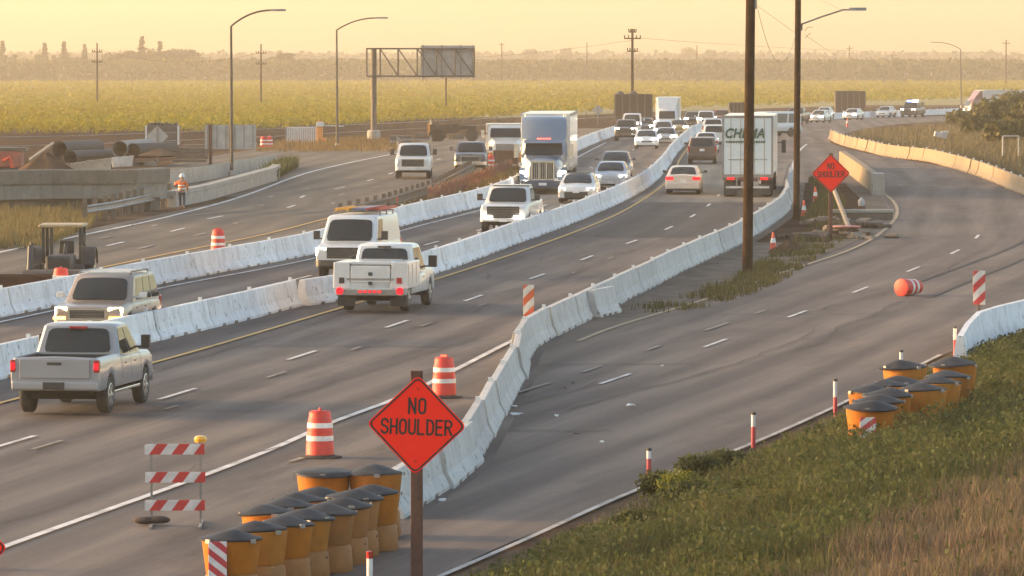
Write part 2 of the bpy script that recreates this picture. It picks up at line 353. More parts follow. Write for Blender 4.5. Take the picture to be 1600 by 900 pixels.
L_yel = lineX([(0,632),(235,570),(515,488),(690,435),(820,392),(960,338),(1016,305),(1044,283),(1062,250),(1085,222),(1110,207)])
L_dash = lineX([(22,693),(273,619),(472,557),(620,508),(738,468),(838,434),(915,405),(985,380),(1037,361),(1067,347),(1100,327),(1135,290),(1150,255),(1160,230)])
L_owhite = lineX([(0,505),(245,453),(500,403),(620,364),(775,322),(850,284),(907,244),(960,218),(1010,202)])
L_odash = lineX([(335,468),(470,436),(668,383),(745,362),(860,318),(910,290),(960,255),(1000,228),(1050,205)])
L_oyel = lineX([(0,585),(230,525),(400,487),(520,460),(690,414),(800,376),(900,340),(960,312),(1005,290),(1030,264),(1044,243),(1062,222),(1082,206)])
L_old = lineX([(-100,407),(0,388),(150,356),(300,325),(420,296),(447,270),(520,248),(620,227),(700,216),(770,210)])
L_oldr = lineX([(-100,515),(0,487),(240,440),(420,394),(530,352),(640,322),(735,281),(800,263),(860,241),(905,222),(940,212)])
L_oldwhite = lineX([(-60,408),(0,395),(130,368),(230,347),(330,322),(490,268),(610,242),(700,224)])
L_oldyel = lineX([(0,455),(145,422),(280,394),(400,370),(500,345),(600,318)])
L_olddash = lineX([(60,410),(180,382),(278,360),(372,335),(412,331),(480,305),(550,290),(575,283),(640,262)])
L_rdash = lineX([(740,665),(962,594),(1126,535),(1255,489),(1358,449),(1440,417),(1500,391),(1528,370),(1530,345)])
L_ryel = lineX([(845,562),(940,520),(1100,470),(1230,425),(1330,391),(1388,355),(1402,334),(1396,316),(1382,304)])
L_rwhite = lineX([(690,903),(830,842),(955,785),(1090,730),(1200,685),(1300,640),(1400,591),(1480,551)])
L_field = lineX([(-100,219),(0,218),(300,214),(430,208),(500,205),(640,196),(760,190),(950,178),(1300,166),(1600,155)])

# ------------------------------------------------------------------ ground sheet
ys = list(np.arange(30, 300, 6.0)) + list(np.arange(300, 1000, 8.0)) + list(np.arange(1000, 3600, 100.0))
xs = [-650,-300,-150,-80,-50,-30,-20,-10,0,10,20,30,50,80,150,300,500,850]
vs = [(x, y, zf(y)) for y in ys for x in xs]; w = len(xs)
fs = [(i*w+j, i*w+j+1, (i+1)*w+j+1, (i+1)*w+j) for i in range(len(ys)-1) for j in range(w-1)]
me = bpy.data.meshes.new('ground'); me.from_pydata(vs, [], fs); o = link('ground', me, M_dirt); o['kind'] = 'structure'

strip('highway', L_A, L_edge, 70, 720, M_asphalt, .012, n=8, ref=L_dash)
strip('old_highway', L_old, L_oldr, 130, 560, M_oldroad, .010, n=6, ref=L_olddash)
strip('merging_road', lambda y: L_old(y)-9-.10*max(0, 330-y), lambda y: L_old(y)+.5, 268, 400, M_oldroad, .007)
def rampL(y): return L_R(y)+.1 if y < 150 else L_ryel(y)-.35
strip('ramp_road', lambda y: max(L_R(y)+.2, L_ryel(y)-.35) if y > 135 else L_R(y)+.2, L_edge, 70, 285, M_ramp, .020, n=6, ref=L_rdash)
strip('dusty_shoulder', lambda y: L_R(y)+.2, lambda y: max(L_ryel(y)+.5, L_R(y)+.3), G(845,562).y-6, G(930,503).y+6, M_dusty, .026, ref=L_rdash)
yb0, yb1 = G(1000,317).y, G(1100,268).y
strip('bridge_deck', lambda y: L_M(y)+.4, lambda y: L_R(y)-.8, yb0, yb1+22, M_deck, .024)
strip('bridge_deck', lambda y: L_A(y)+.4, lambda y: L_M(y)-.9, G(850,335).y, G(900,262).y, M_deck, .024)
strip('asphalt_patch', lambda y: L_yel(y)+.4, lambda y: L_white(y)-.6, G(1000,372).y, yb0-2, M_patch, .022)
# the gore between highway and ramp: gravel, dark dirt, and the dark bridge gap painted on
yg0, yg1 = G(930,503).y, G(1380,290).y
strip('gore_dirt_and_shade', lambda y: L_R(y)+.15, lambda y: max(L_ryel(y)-.5, L_R(y)+.2), yg0, yg1, M_gravel, .030)
strip('gore_dirt_and_shade', lambda y: L_R(y)+.45, lambda y: max(L_R(y)+.5, L_ryel(y)-1.5), G(1160,380).y, yg1+4, M_dirtdark, .036)  # dark dirt sheet, also painting the shaded gap between the bridges
# dirt between the two carriageways and beside the field
strip('median_dirt', lambda y: L_oldr(y)-.3, lambda y: L_A(y)-.5, 140, 420, M_dirtdark, .020)
strip('field_margin', lambda y: -.13*y, lambda y: L_old(y)-10.5 if y < 415 else (L_old(y)-1 if y < 470 else L_A(y)-1 if y < 700 else max(L_A(700)-1, L_field(y)+50)), 300, 900, M_dirtdark, .008, n=10)
strip('field_soil', lambda y: -420, lambda y: L_field(y) if y < 950 else L_field(950)+(y-950)*5, 700, 1900, mat('field_soil', (.16,.135,.03), .95, .25, .05), .02, step=25)

# ------------------------------------------------------------------ painted lines
def paint_line(name, f, spans, width, m, off):
    mb = MB()
    for a, b in spans:
        k = max(1, int((b-a)/2.5)); yy = np.linspace(a, b, k+1); vs, fs = [], []
        for y in yy:
            s = math.sqrt(1+slope(f, y)**2)*width/2; x = f(y); vs += [(x-s, y, zf(y)+off), (x+s, y, zf(y)+off)]
        for i in range(k): fs.append((2*i, 2*i+1, 2*i+3, 2*i+2))
        mb.add(vs, fs)
    o = mb.build(name, m); o['kind'] = 'structure'; return o
def dashes(f, y0, y1, ref, period=14.55, ln=3.7):
    k0 = math.ceil((y0-ref)/period); return [(ref+k*period-ln/2, ref+k*period+ln/2) for k in range(k0, int((y1-ref)/period)+1)]
paint_line('edge_line', L_white, [(80, 430)], .17, M_white_line, .042)
paint_line('median_line', L_yel, [(80, 420)], .15, M_yellow_line, .042)
paint_line('lane_dashes', L_dash, dashes(L_dash, 95, 400, G(472,557).y), .13, M_white_line, .042)
paint_line('edge_line', L_owhite, [(130, 440)], .16, M_white_line, .042)
paint_line('median_line', L_oyel, [(120, 420)], .13, M_yellow_line, .042)
paint_line('lane_dashes', L_odash, dashes(L_odash, 130, 430, G(470,436).y), .13, M_white_line, .042)
paint_line('edge_line', L_oldwhite, [(170, 400)], .22, M_white_line, .030)
paint_line('median_line', L_oldyel, [(160, 250)], .14, M_yellow_line, .030)
paint_line('lane_dashes', L_olddash, dashes(L_olddash, 170, 360, G(180,382).y), .16, M_white_line, .030)
paint_line('lane_dashes', L_rdash, dashes(L_rdash, 110, 230, G(962,594).y), .12, M_white_line, .042)
paint_line('median_line', L_ryel, [(yg0-10, yg1)], .15, M_yellow_line if 0 else mat('worn_yellow_paint', (.33,.24,.14), .8, .2, 3, dirt=((.16,.13,.11), .9)), .044)
paint_line('edge_line', L_rwhite, [(78, 138)], .12, M_worn_line, .042)

# sealed cracks, tar joints and small patches in the paving
def crack(f, off, y0, y1, wid, name='sealed_crack'):
    mb = MB(); k = max(4, int((y1-y0)/1.2)); vs = []; o = off
    for i in range(k+1):
        y = y0+(y1-y0)*i/k; o += random.gauss(0, .10); w = wid*random.uniform(.5, 1.3); x = f(y)+o; vs += [(x-w, y, zf(y)+.048), (x+w, y, zf(y)+.048)]
    mb.add(vs, [(2*i, 2*i+1, 2*i+3, 2*i+2) for i in range(k)]); ob = mb.build(name, M_tar); ob['kind'] = 'structure'
M_tar = mat('tar', (.040,.034,.031), .7, .3, 3, spec=.2)
for off, y0, y1 in ((-.9,96,130),(1.7,84,112),(-2.4,132,165),(2.6,120,150),(.6,150,190),(-1.6,180,215)): crack(L_dash, off, y0, y1, .022)
for off, y0, y1 in ((-1.2,100,128),(1.1,118,150),(2.6,140,172),(-2.8,88,108),(.4,160,200)): crack(L_rdash, off, y0, y1, .022)
for off, y0, y1 in ((.4,150,215),(-2.8,190,240)): crack(L_olddash, off, y0, y1, .03)
def transverse(f, o0, o1, y, wid=.03):
    mb = MB(); k = 10; vs = []; yy = y
    for i in range(k+1):
        o = o0+(o1-o0)*i/k; yy += random.gauss(0, .10); x = f(y)+o; vs += [(x, yy-wid*3, zf(yy)+.050), (x, yy+wid*3, zf(yy)+.050)]
    ob = mb.add(vs, [(2*i, 2*i+2, 2*i+3, 2*i+1) for i in range(k)]).build('sealed_crack', M_tar); ob['kind'] = 'structure'
for f, a, b, y in ((L_dash,-3.2,.2,104),(L_dash,-.1,3.6,118),(L_dash,-3.4,3.2,142),(L_rdash,-1.5,3.4,112),(L_rdash,-3.2,1.0,134),(L_rdash,-3,3.2,158),(L_rdash,-3,3,188),(L_olddash,-3.4,3,182)): transverse(f, a, b, y, .018)

# half removed old markings and dark tyre marks
M_ghost = mat('ghost_marking', (.20,.172,.145), .85, .3, 1.2, dirt=((.12,.098,.083), 1.0))
for off, y0, y1 in ((1.75,165,300),(-1.6,175,290)): paint_line('ghost_marking', lambda y: L_olddash(y)+off, [(y, y+random.uniform(1.5,4)) for y in np.arange(y0, y1, 13.0)], .20, M_ghost, .034)
paint_line('ghost_marking', lambda y: L_rdash(y)-1.3, [(y, y+random.uniform(1,5)) for y in np.arange(104, 165, 9.0)], .13, M_ghost, .044)
paint_line('ghost_marking', lambda y: L_dash(y)+.9, [(y, y+random.uniform(.6,2.5)) for y in np.arange(96, 200, 11.0)], .10, M_ghost, .044)
M_mark_ = mat('tyre_mark', (.088,.074,.068), .85, .2, 2, dirt=((.112,.094,.084), .95), spec=.15)
for a0, a1, y0, y1 in ((1.2,2.9,170,238),(2.8,3.9,165,235)):
    paint_line('tyre_mark', lambda y: L_rdash(y)+a0+(a1-a0)*((y-y0)/(y1-y0))**1.6, [(y0, y1)], .20, M_mark_, .040)

# ------------------------------------------------------------------ vineyard, orchard belt, far woods (nobody could count the plants)
n = 170000
inv = RNG.uniform(1/1750., 1/470., n); Y = 1/inv; X = RNG.uniform(-.108, .108, n)*Y
fe = np.interp(X/Y, [-.11,-.06,-.03,0,.03,.06,.1], [0]*7)
front = np.array([0.0]*n); yy = np.arange(440, 1100, 4.0); fx = np.array([L_field(v) for v in yy])
order = np.argsort(fx); front = np.interp(X, fx[order], yy[order]); keep = Y > front + 2; X, Y = X[keep], Y[keep]
row = np.round((Y*1.0 + X*.35)/3.2)*3.2 - X*.35; Y = np.where(RNG.random(len(Y)) < .8, row + RNG.normal(0, .45, len(Y)), Y)
hz = .35 + .45*clump(X, Y, .9)*RNG.random(len(X)) + .75*RNG.random(len(X))**.6
zg = np.interp(Y, ys, [zf(v) for v in ys])
vine = leaf_cloud('vineyard', np.stack([X, Y, zg+hz], 1), .40*(Y/600)**.9, leafmat('vine_leaves', [(.135,.135,.004),(.195,.185,.005),(.26,.225,.007),(.165,.17,.005),(.225,.195,.006)], .4, ((.215,.165,.006), .02)), flat=.75)
tag(vine, 'yellow green vineyard filling the flat land behind the highway', 'vineyard', kind='stuff')
def belt(name, label, y0, y1, x0, x1, h, n, sz, m, rag):
    X = RNG.uniform(x0, x1, n); Y = RNG.uniform(y0, y1, n); top = h*(1-rag + rag*2*(clump(X, Y, .22, 1)*.6+clump(X, Y, .9, 3)*.4)*.8)
    Z = -1.9 + top*RNG.random(n)**.7
    tag(leaf_cloud(name, np.stack([X, Y, Z], 1), sz, m), label, 'trees', kind='stuff')
belt('orchard', 'long even belt of orchard trees along the far edge of the field', 1780, 1850, -260, 300, 8.2, 60000, 1.15, leafmat('orchard_leaves', [(.088,.084,.026),(.102,.094,.030),(.095,.088,.028)], 0), .10)
belt('distant_woodland', 'pale woodland on the horizon, faint in the haze', 2900, 3000, -380, 420, 11.5, 22000, 3.0, leafmat('woodland_leaves', [(.04,.05,.03),(.06,.07,.04)], .1), .28)

# ------------------------------------------------------------------ haze
hz_b = MB().box(-640, 840, -45, 3560, -4.2, 42)
m = bpy.data.materials.new('haze'); m.use_nodes = True; n_ = m.node_tree; n_.nodes.clear()
vo = n_.nodes.new('ShaderNodeVolumePrincipled'); vo.inputs['Color'].default_value = HAZE_COLOR; vo.inputs['Density'].default_value = HAZE_DENSITY
vo.inputs['Anisotropy'].default_value = 0.2
mo = n_.nodes.new('ShaderNodeOutputMaterial'); n_.links.new(vo.outputs[0], mo.inputs['Volume'])
hz_o = hz_b.build('haze', m); hz_o['kind'] = 'stuff'; hz_o['label'] = 'warm evening haze over the whole valley'; hz_o['category'] = 'haze'

# ------------------------------------------------------------------ concrete barrier segments
def krail_proto(name, L, m, H=.81, b=.305, tabs=True):
    prof = [(b,0),(b,.07),(b-.125,.30),(.085,H-.02),(.07,H)]; L2 = L/2-.02
    st = [(-L2, 0, .96), (-L2+.03, 0, 1)]
    for c in (-L*.30, -L*.06, L*.2): st += [(c-.22, 0, 1), (c-.21, .075, 1), (c+.21, .075, 1), (c+.22, 0, 1)]
    st += [(L2-.03, 0, 1), (L2, 0, .96)]
    rings = []
    for x, zb, k in st:
        half = [(y*k, max(z, zb)) for y, z in prof]; rings.append([(x, y, z) for y, z in half] + [(x, -y, z) for y, z in reversed(half)])
    o = MB().loft(rings).build(name, m)
    if tabs: MB().box(-.05, .05, -.05, .05, H, H+.10).build('reflector', M_band, o, loc=(L*.42, 0, 0))
    return o
def lay(path, y0, y1, step, m, label, group, off=0.0, flip=False, shade_jit=True):
    proto = krail_proto('barrier_segment', step, m); y = y0; first = True
    while y < y1:
        s = slope(path, y); dy = step/math.sqrt(1+s*s); yc = y + dy/2; s = slope(path, yc); a = math.atan2(1, s)
        o = proto if first else copy_tree(proto); first = False
        nx, ny = 1/math.sqrt(1+s*s), -s/math.sqrt(1+s*s); j = random.uniform(-.03, .03)
        o.location = (path(yc)+nx*(off+j), yc+ny*(off+j), zf(yc)+.012); o.rotation_euler = (0, -math.atan2(zf(yc+2)-zf(yc-2), 4), a+random.uniform(-.006,.006))
        tag(o, label, 'barrier', group); y += dy
lay(L_M, G(-120,630).y, 545, 6.1, M_barrier, 'white concrete barrier segment in the median line between the two directions of traffic', 'median barrier segments', -.31)
lay(L_A, G(-60,510).y, 535, 6.1, M_barrier, 'white concrete barrier segment in the line between oncoming lanes and old roadway', 'segments of the barrier left of oncoming traffic', -.31)
lay(L_R, G(632,812).y, 288, 6.1, M_barrier_grey, 'weathered grey concrete barrier segment in the line between highway and ramp', 'segments of the barrier between highway and ramp', -.31)
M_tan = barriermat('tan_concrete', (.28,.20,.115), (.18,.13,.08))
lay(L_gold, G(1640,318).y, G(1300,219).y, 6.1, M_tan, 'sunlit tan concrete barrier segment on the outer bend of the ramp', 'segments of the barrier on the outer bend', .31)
fm = lineX([(1225,186),(1330,184),(1440,180),(1475,178)])
lay(lineX([(1150,196),(1230,189),(1330,185),(1475,179),(1600,172)]), G(1160,195).y, G(1500,178).y, 6.1, M_barrier, 'far white barrier segment where the highway bends out of sight', 'barrier segments on the distant bend', 0)
# the loose short barrier, and the wall end at the right
o = krail_proto('barrier_segment', 3.1, M_barrier_grey, tabs=False); g = G(941,496); o.location = g + Vector((0,.9,.03)); o.rotation_euler = (0,0,R(77))
tag(o, 'short loose grey barrier block standing alone beside the long ramp barrier', 'barrier')
wp = [(1500,578),(1512,556),(1530,536),(1560,526),(1612,512),(1680,494)]
wg = [G(*p) for p in wp]; rings = []
for i, p in enumerate(wg):
    d = (wg[min(i+1, len(wg)-1)]-wg[max(i-1, 0)]); d.z = 0; d.normalize(); nrm = Vector((d.y, -d.x, 0))
    half = [(.30,-.3),(.30,.08),(.17,.32),(.09,.83),(.075,.86)]
    rings.append([p + nrm*y + Vector((0,0,z)) for y, z in half] + [p - nrm*y + Vector((0,0,z)) for y, z in reversed(half)])
o = MB().loft(rings).build('barrier_wall', M_barrier, smooth=40); tag(o, 'curved white barrier wall ending beside the grass and the yellow barrels', 'barrier')
# ------------------------------------------------------------------ vehicles
def wheel(parent, x, y, r, wd, detail=True, rimr=.62, dual=False, name='wheel'):
    M = Matrix.Rotation(R(90), 4, 'X')
    sgn = 1 if y > 0 else -1
    pr = [(r*.60,-wd/2),(r*.93,-wd/2),(r*.99,-wd*.38),(r,-wd*.2),(r,wd*.2),(r*.99,wd*.38),(r*.93,wd/2),(r*.60,wd/2)]
    o = MB().lathe(pr, 24, M).build(name, M_rubber, parent, smooth=40, loc=(x, y, r))
    if detail:
        mb = MB().lathe([(r*rimr,-.02),(r*rimr,.02),(r*rimr*.9,.03),(r*rimr*.86,-.02)], 20, M)
        mb.lathe([(r*.17,-.03),(r*.17,.035),(r*.12,.045)], 10, M)
        for k in range(6):
            a = k*math.pi/3; T = M @ Matrix.Rotation(a, 4, 'Z'); mb.box(r*.12, r*rimr*.9, -r*.075, r*.075, -.015, .025, T)
        rm = mb.build('rim', M_rim, o, smooth=40, loc=(0, sgn*(wd/2-.02), 0))
        if sgn > 0: rm.rotation_euler = (0, 0, math.pi)
    return o
def interp(pts, x):
    return float(np.interp(x, [p[0] for p in pts], [p[1] for p in pts]))
def quadpts(A, B, C, D, u0, u1, v0, v1, off, ctr):
    def f(u, v): return (A*(1-u)+B*u)*(1-v) + (D*(1-u)+C*u)*v
    q = [f(u0,v0), f(u1,v0), f(u1,v1), f(u0,v1)]; n = (q[1]-q[0]).cross(q[3]-q[0]).normalized()
    if n.dot(q[0]-ctr) < 0: n = -n
    return q, n, off
def pane(q, n, off, r=.05):
    "window with clipped corners, a thin slab lying on the body"
    P8 = []
    for i in range(4):
        p, a, b = q[i], q[i-1], q[(i+1)%4]
        P8 += [p+(a-p).normalized()*r, p+((a-p).normalized()+(b-p).normalized())*r*.3, p+(b-p).normalized()*r]
    k = len(P8); vs = [p+n*off for p in P8]+[p-n*.015 for p in P8]
    return MB().add(vs, [tuple(range(k)), tuple(range(2*k-1, k-1, -1))]+[(i, i+k, (i+1)%k+k, (i+1)%k) for i in range(k)])
def curved_pane(q, n, off, bulge=.05, nu=10, nv=6):
    "windscreen: a gently domed sheet with a rim standing on the body"
    vs = []; A, B, C, D = q
    for j in range(nv+1):
        for i in range(nu+1):
            u, v = i/nu, j/nv; e = min(u, 1-u)*nu; cu = .012*(j in (0, nv) and i in (0, nu))
            p = (A*(1-u)+B*u)*(1-v)+(D*(1-u)+C*u)*v; p = p+((A+B+C+D)/4-p).normalized()*cu*4
            vs.append(p+n*(off+bulge*(1-(2*u-1)**2)*.8+bulge*.5*(1-(2*v-1)**2)))
    w = nu+1; fs = [(j*w+i, j*w+i+1, (j+1)*w+i+1, (j+1)*w+i) for j in range(nv) for i in range(nu)]
    rim = [i for i in range(nu+1)]+[j*w+nu for j in range(1, nv+1)]+[nv*w+i for i in range(nu-1, -1, -1)]+[j*w for j in range(nv-1, 0, -1)]
    k = len(vs); vs += [vs[i]-n*(off+.03) for i in rim]; m_ = len(rim)
    fs += [(rim[i], k+i, k+(i+1)%m_, rim[(i+1)%m_]) for i in range(m_)]
    return MB().add(vs, fs)
def body_loft(L, hw, sill, top, wheels, r, floor=None, crown=.03, nose=.90, tailk=.95):
    L2 = L/2; ar = r*1.16; xs = set()
    for p in top: xs.add(round(p[0], 3))
    for d in (0, .06, .2, .45): xs.add(round(L2-d, 3)); xs.add(round(-L2+d*.7, 3))
    st = []
    for x in xs: st.append((x, None))
    for xw in wheels:
        for a in np.linspace(0, math.pi, 11): st.append((round(xw+ar*math.cos(a), 3), xw))
        st.append((round(xw-ar-.004, 3), None)); st.append((round(xw+ar+.004, 3), None))
    if floor:
        for x in floor[:2]: st.append((x-.006, None)); st.append((x+.006, None))
    st = sorted(set(st), key=lambda q: q[0]); rings = []; last = None
    for x, _ in st:
        if last is not None and abs(x-last) < .003: continue
        last = x; zb = sill
        for xw in wheels:
            d = abs(x-xw)
            if d <= ar+.001: zb = max(sill, r+math.sqrt(max(0, ar*ar-d*d)))
        k = float(np.interp(x, [-L2, -L2+.05, -L2+.22, L2-.6, L2-.25, L2-.07, L2], [tailk, .985, 1, 1, .975, .94, nose])); h = hw*k
        zt = interp(top, x); e = min(L2-x, x+L2)
        if e < .05: zt -= .03
        if e < .01: zb += .05
        zi = zt; 
        if floor and floor[0] <= x <= floor[1]: zi = floor[2]
        mid = max(zb+.07, sill+(zt-sill)*.55); up = max(mid+.03, sill+(zt-sill)*.80)
        zt = max(zt, up+.08); zi = min(zi, zt) if floor else zt
        half = [(h-.26,zb),(h-.035,zb),(h-.008,zb+.05),(h,mid),(h-.02,up),(h-.05,zt-.045),(h-.085,zt-.008),(h-.11,zt),(h-.125,zi)]
        cz = zi + (crown if zi == zt else 0)
        rings.append([(x,y,z) for y,z in half]+[(x,h*.4,cz*.6+zi*.4),(x,0,cz)]+[(x,-h*.4,cz*.6+zi*.4)]+[(x,-y,z) for y,z in reversed(half)])
    return rings
def car(name, label, cat, loc, ang, sp, group=None, parts=2):
    """sp: L W, wheel x list, r, sill, top[(x,z)], cab (xr0,xf0,xr1,xf1,z0,z1,topk), paint, glass rows, details.  x is forwards, y to the left."""
    g = sp.get; L, Wd = sp['L'], sp['W']; hw = Wd/2; L2 = L/2; root = empty(name, loc, ang, label, cat, group); pm = sp['paint']
    det = parts > 1
    mb = MB().loft(body_loft(L, hw, sp['sill'], sp['top'], sp['wheels'], sp['r'], g('floor'), g('crown', .03), g('nose', .90)))
    xr0, xf0, xr1, xf1, z0, z1, tk = sp['cab']; w0, w1 = hw-.04, (hw-.04)*tk
    def ringc(t, ins=0):
        xa = xr0+(xr1-xr0)*t+ins; xb = xf0+(xf1-xf0)*t-ins; w = w0+(w1-w0)*t-ins*.7; z = z0+(z1-z0)*t; c = .07
        return [(xa,w-c,z),(xa+c,w,z),(xb-c,w,z),(xb,w-c,z),(xb+.02,0,z),(xb,-w+c,z),(xb-c,-w,z),(xa+c,-w,z),(xa,-w+c,z),(xa-.015,0,z)]
    rr = [ringc(0), ringc(.5), ringc(.90), ringc(.955, .05), ringc(.985, .14), ringc(1.0, .34)]; rr = [[(x,y,z+(.0 if i<5 else .0)) for x,y,z in q] for i,q in enumerate(rr)]
    mb.loft(rr); mb.build('body', pm, root, smooth=32, bevel=.03 if det else 0)
    V = Vector; ctr = V(((xr0+xf0)/2, 0, (z0+z1)/2))
    def c8(x, w, t): return V((x, w, z0+(z1-z0)*t))
    T = .90; xa1, xb1, wt = xr0+(xr1-xr0)*T, xf0+(xf1-xf0)*T, w0+(w1-w0)*T
    gm = sp.get('glass', M_glass)
    q = quadpts(c8(xf0,w0,0), c8(xf0,-w0,0), c8(xb1,-wt,T), c8(xb1,wt,T), .085, .915, g('wsb', .09), .90, .022, ctr); curved_pane(*q).build('windshield', gm, root, smooth=40)
    if g('rearglass', True):
        a = g('rgu', .10); q = quadpts(c8(xr0,-w0,0), c8(xr0,w0,0), c8(xa1,wt,T), c8(xa1,-wt,T), a, 1-a, g('rgb', .1), .92, .022, ctr); curved_pane(*q, bulge=.035).build('rear_window', gm, root, smooth=40)
    for s in (1, -1):
        for (u0, u1) in sp['sidewin']:
            q = quadpts(c8(xr0,s*w0,0), c8(xf0,s*w0,0), c8(xb1,s*wt,T), c8(xa1,s*wt,T), u0, u1, .08, .93, .008, ctr); pane(*q, r=.06).build('side_window', gm, root)
    MB().box(-L2+.25, L2-.35, -hw+.30, hw-.30, sp['sill']-.08, sp['r']*2.05).build('underbody', M_under, root)
    for xw in sp['wheels']:
        for s in (1, -1): wheel(root, xw, s*(hw-.13-.02), sp['r'], .25, det)
        MB().box(xw-sp['r']*1.1, xw+sp['r']*1.1, -hw+.27, hw-.27, sp['r']*.8, sp['r']*2.12).build('wheel_well', M_under, root)
    # front
    gz0, gz1, gw = sp['grille']; xf = L2
    gb = MB().box(xf-.10, xf+.015, -gw/2, gw/2, gz0, gz1); gr = gb.build('grille', sp.get('grillemat', M_black), root, bevel=.03)
    if det:
        fr = MB()
        for k in range(g('bars', 3)):
            z = gz0+(gz1-gz0)*(k+.5)/g('bars', 3); MB().box(xf-.02, xf+.024, -gw/2+.03, gw/2-.03, z-.012, z+.012).build('grille_bar', M_darkchrome, gr)
        t = .035
        fr.box(xf-.03, xf+.028, -gw/2-t, gw/2+t, gz1-.005, gz1+t); fr.box(xf-.03, xf+.028, -gw/2-t, gw/2+t, gz0-t, gz0+.005)
        fr.box(xf-.03, xf+.028, -gw/2-t, -gw/2+.005, gz0, gz1); fr.box(xf-.03, xf+.028, gw/2-.005, gw/2+t, gz0, gz1)
        fr.build('grille_surround', sp.get('surround', pm), gr)
    hz0, hz1, hy0, hy1 = sp['headlight']
    if not det and g('lampmat') == M_headlight_hi: hz0 -= .07; hz1 += .08; hy0 -= .12  # far lit lamps enlarged, their glare put into the shape
    for s in (1, -1):
        a, b = sorted((s*hy0*hw, s*hy1*hw)); sl = sp.get('hsweep', .10)
        lo = [V((xf-.25,a,hz0)), V((xf+.005-(sl if s < 0 else 0),a,hz0)), V((xf+.005-(sl if s > 0 else 0),b,hz0)), V((xf-.25,b,hz0))]
        hi = [p+V((-.03 if i in (1,2) else 0,0,hz1-hz0)) for i, p in enumerate(lo)]
        MB().hexa(lo, hi).build('headlight', g('lampmat', M_headlight) if g('lit', True) else M_lens, root, bevel=.02)
    bz0, bz1 = sp['bumper']
    MB().loft([[(xf-.30,y,z) for y,z in ((hw*s1*.985,zz) for s1,zz in ((-1,bz0),(1,bz0),(1,bz1),(-1,bz1)))]]+[[(xf+d,hw*s1*k,zz) for s1,zz in ((-1,bz0+e),(1,bz0+e),(1,bz1-e),(-1,bz1-e))] for d,k,e in ((-.06,.95,0),(.05,.86,.0),(.075,.80,.02))]).build('front_bumper', sp.get('bumpermat', pm), root, smooth=30)
    if det:
        MB().box(xf+.07, xf+.085, -.16, .16, (bz0+bz1)/2-.08, (bz0+bz1)/2+.07).build('licence_plate', M_plate, root)
        lowg = MB().box(xf-.05, xf+.055, -hw*.62, hw*.62, sp['sill']-.02, bz0+.03).build('air_dam', M_black, root, bevel=.02)
    # rear
    for s in (1, -1):
        tz0, tz1, ty0, ty1 = sp['tail']; a, b = sorted((s*ty0*hw, s*ty1*hw))
        MB().box(-L2-.012, -L2+.16, a, b, tz0, tz1).build('tail_light', M_tail if g('taillit') else M_tail_off, root, bevel=.025)
    rb0, rb1 = sp.get('rbumper', sp['bumper'])
    MB().box(-L2-.10, -L2+.15, -hw*.95, hw*.95, rb0, rb1).build('rear_bumper', sp.get('rbumpermat', pm), root, bevel=.05)
    if det:
        pz = sp.get('rplate', (rb0+rb1)/2); MB().box(-L2-.115 if rb0 < pz < rb1 else -L2-.02, -L2-.0, -.155, .155, pz-.075, pz+.075).build('licence_plate', M_plate, root)
    for s in (1, -1):                                # mirrors
        mw, mh = sp.get('mirror', (.20, .15)); xm = xf0-.42; zm = z0+.12
        mb = MB().box(xm-.07, xm+.09, s*(hw+.07)-mw/2*0 if s > 0 else -(hw+.07+mw), (hw+.07+mw) if s > 0 else -(hw+.07), zm, zm+mh)
        mb.box(xm-.03, xm+.05, s*(hw-.12) if s > 0 else -(hw+.1), (hw+.1) if s > 0 else -(hw-.12), zm-.0, zm+.05)
        mb.build('mirror', sp.get('mirrormat', pm), root, bevel=.02)
    if det:
        for s in (1, -1):
            hd = MB()
            for u in sp.get('handles', []): hd.box(u-.09, u+.09, s*hw-.06 if s > 0 else s*hw-.0, s*hw+.0 if s > 0 else s*hw+.06, z0-.165, z0-.135)
            if hd.v: hd.build('door_handle', M_black, root)
            sm = MB()
            for u in sp.get('seams', []):               # door gaps, a ribbon following the side of the body
                zt = interp(sp['top'], u); si = sp['sill']; zmid = si+(zt-si)*.55; zup = si+(zt-si)*.80
                q = [(hw+.0025, si+.16), (hw+.0025, zmid), (hw-.0165, zup), (hw-.044, zt-.05)]
                sm.add([(u+e, s*y, z) for y, z in q for e in (-.012, .012)], [(2*i, 2*i+1, 2*i+3, 2*i+2) for i in range(3)])
            if sm.v: sm.build('door_gap', M_black, root)
    return root
def pickup(paintm, L=5.9, W=2.03, H=1.93, **k):
    d = dict(L=L, W=W, r=.41, wheels=[L/2-.98, -L/2+1.22], sill=.50, paint=paintm,
        top=[(-L/2,1.30),(-.62,1.30),(L/2-1.55,1.24),(L/2-.45,1.20),(L/2-.12,1.13),(L/2,1.02)], floor=(-L/2+.09, -.70, .82),
        cab=(-.72, L/2-1.45, -.42, L/2-2.25, 1.20, H, .83), sidewin=[(.06,.44),(.48,.86)], grille=(.70,1.06,1.15), headlight=(.84,1.06,.66,.93),
        bumper=(.48,.70), tail=(.88,1.24,.86,.985), mirror=(.22,.26), rgb=.14, handles=[-.25,.75], seams=[-.62,.35,1.35])
    d.update(k); return d
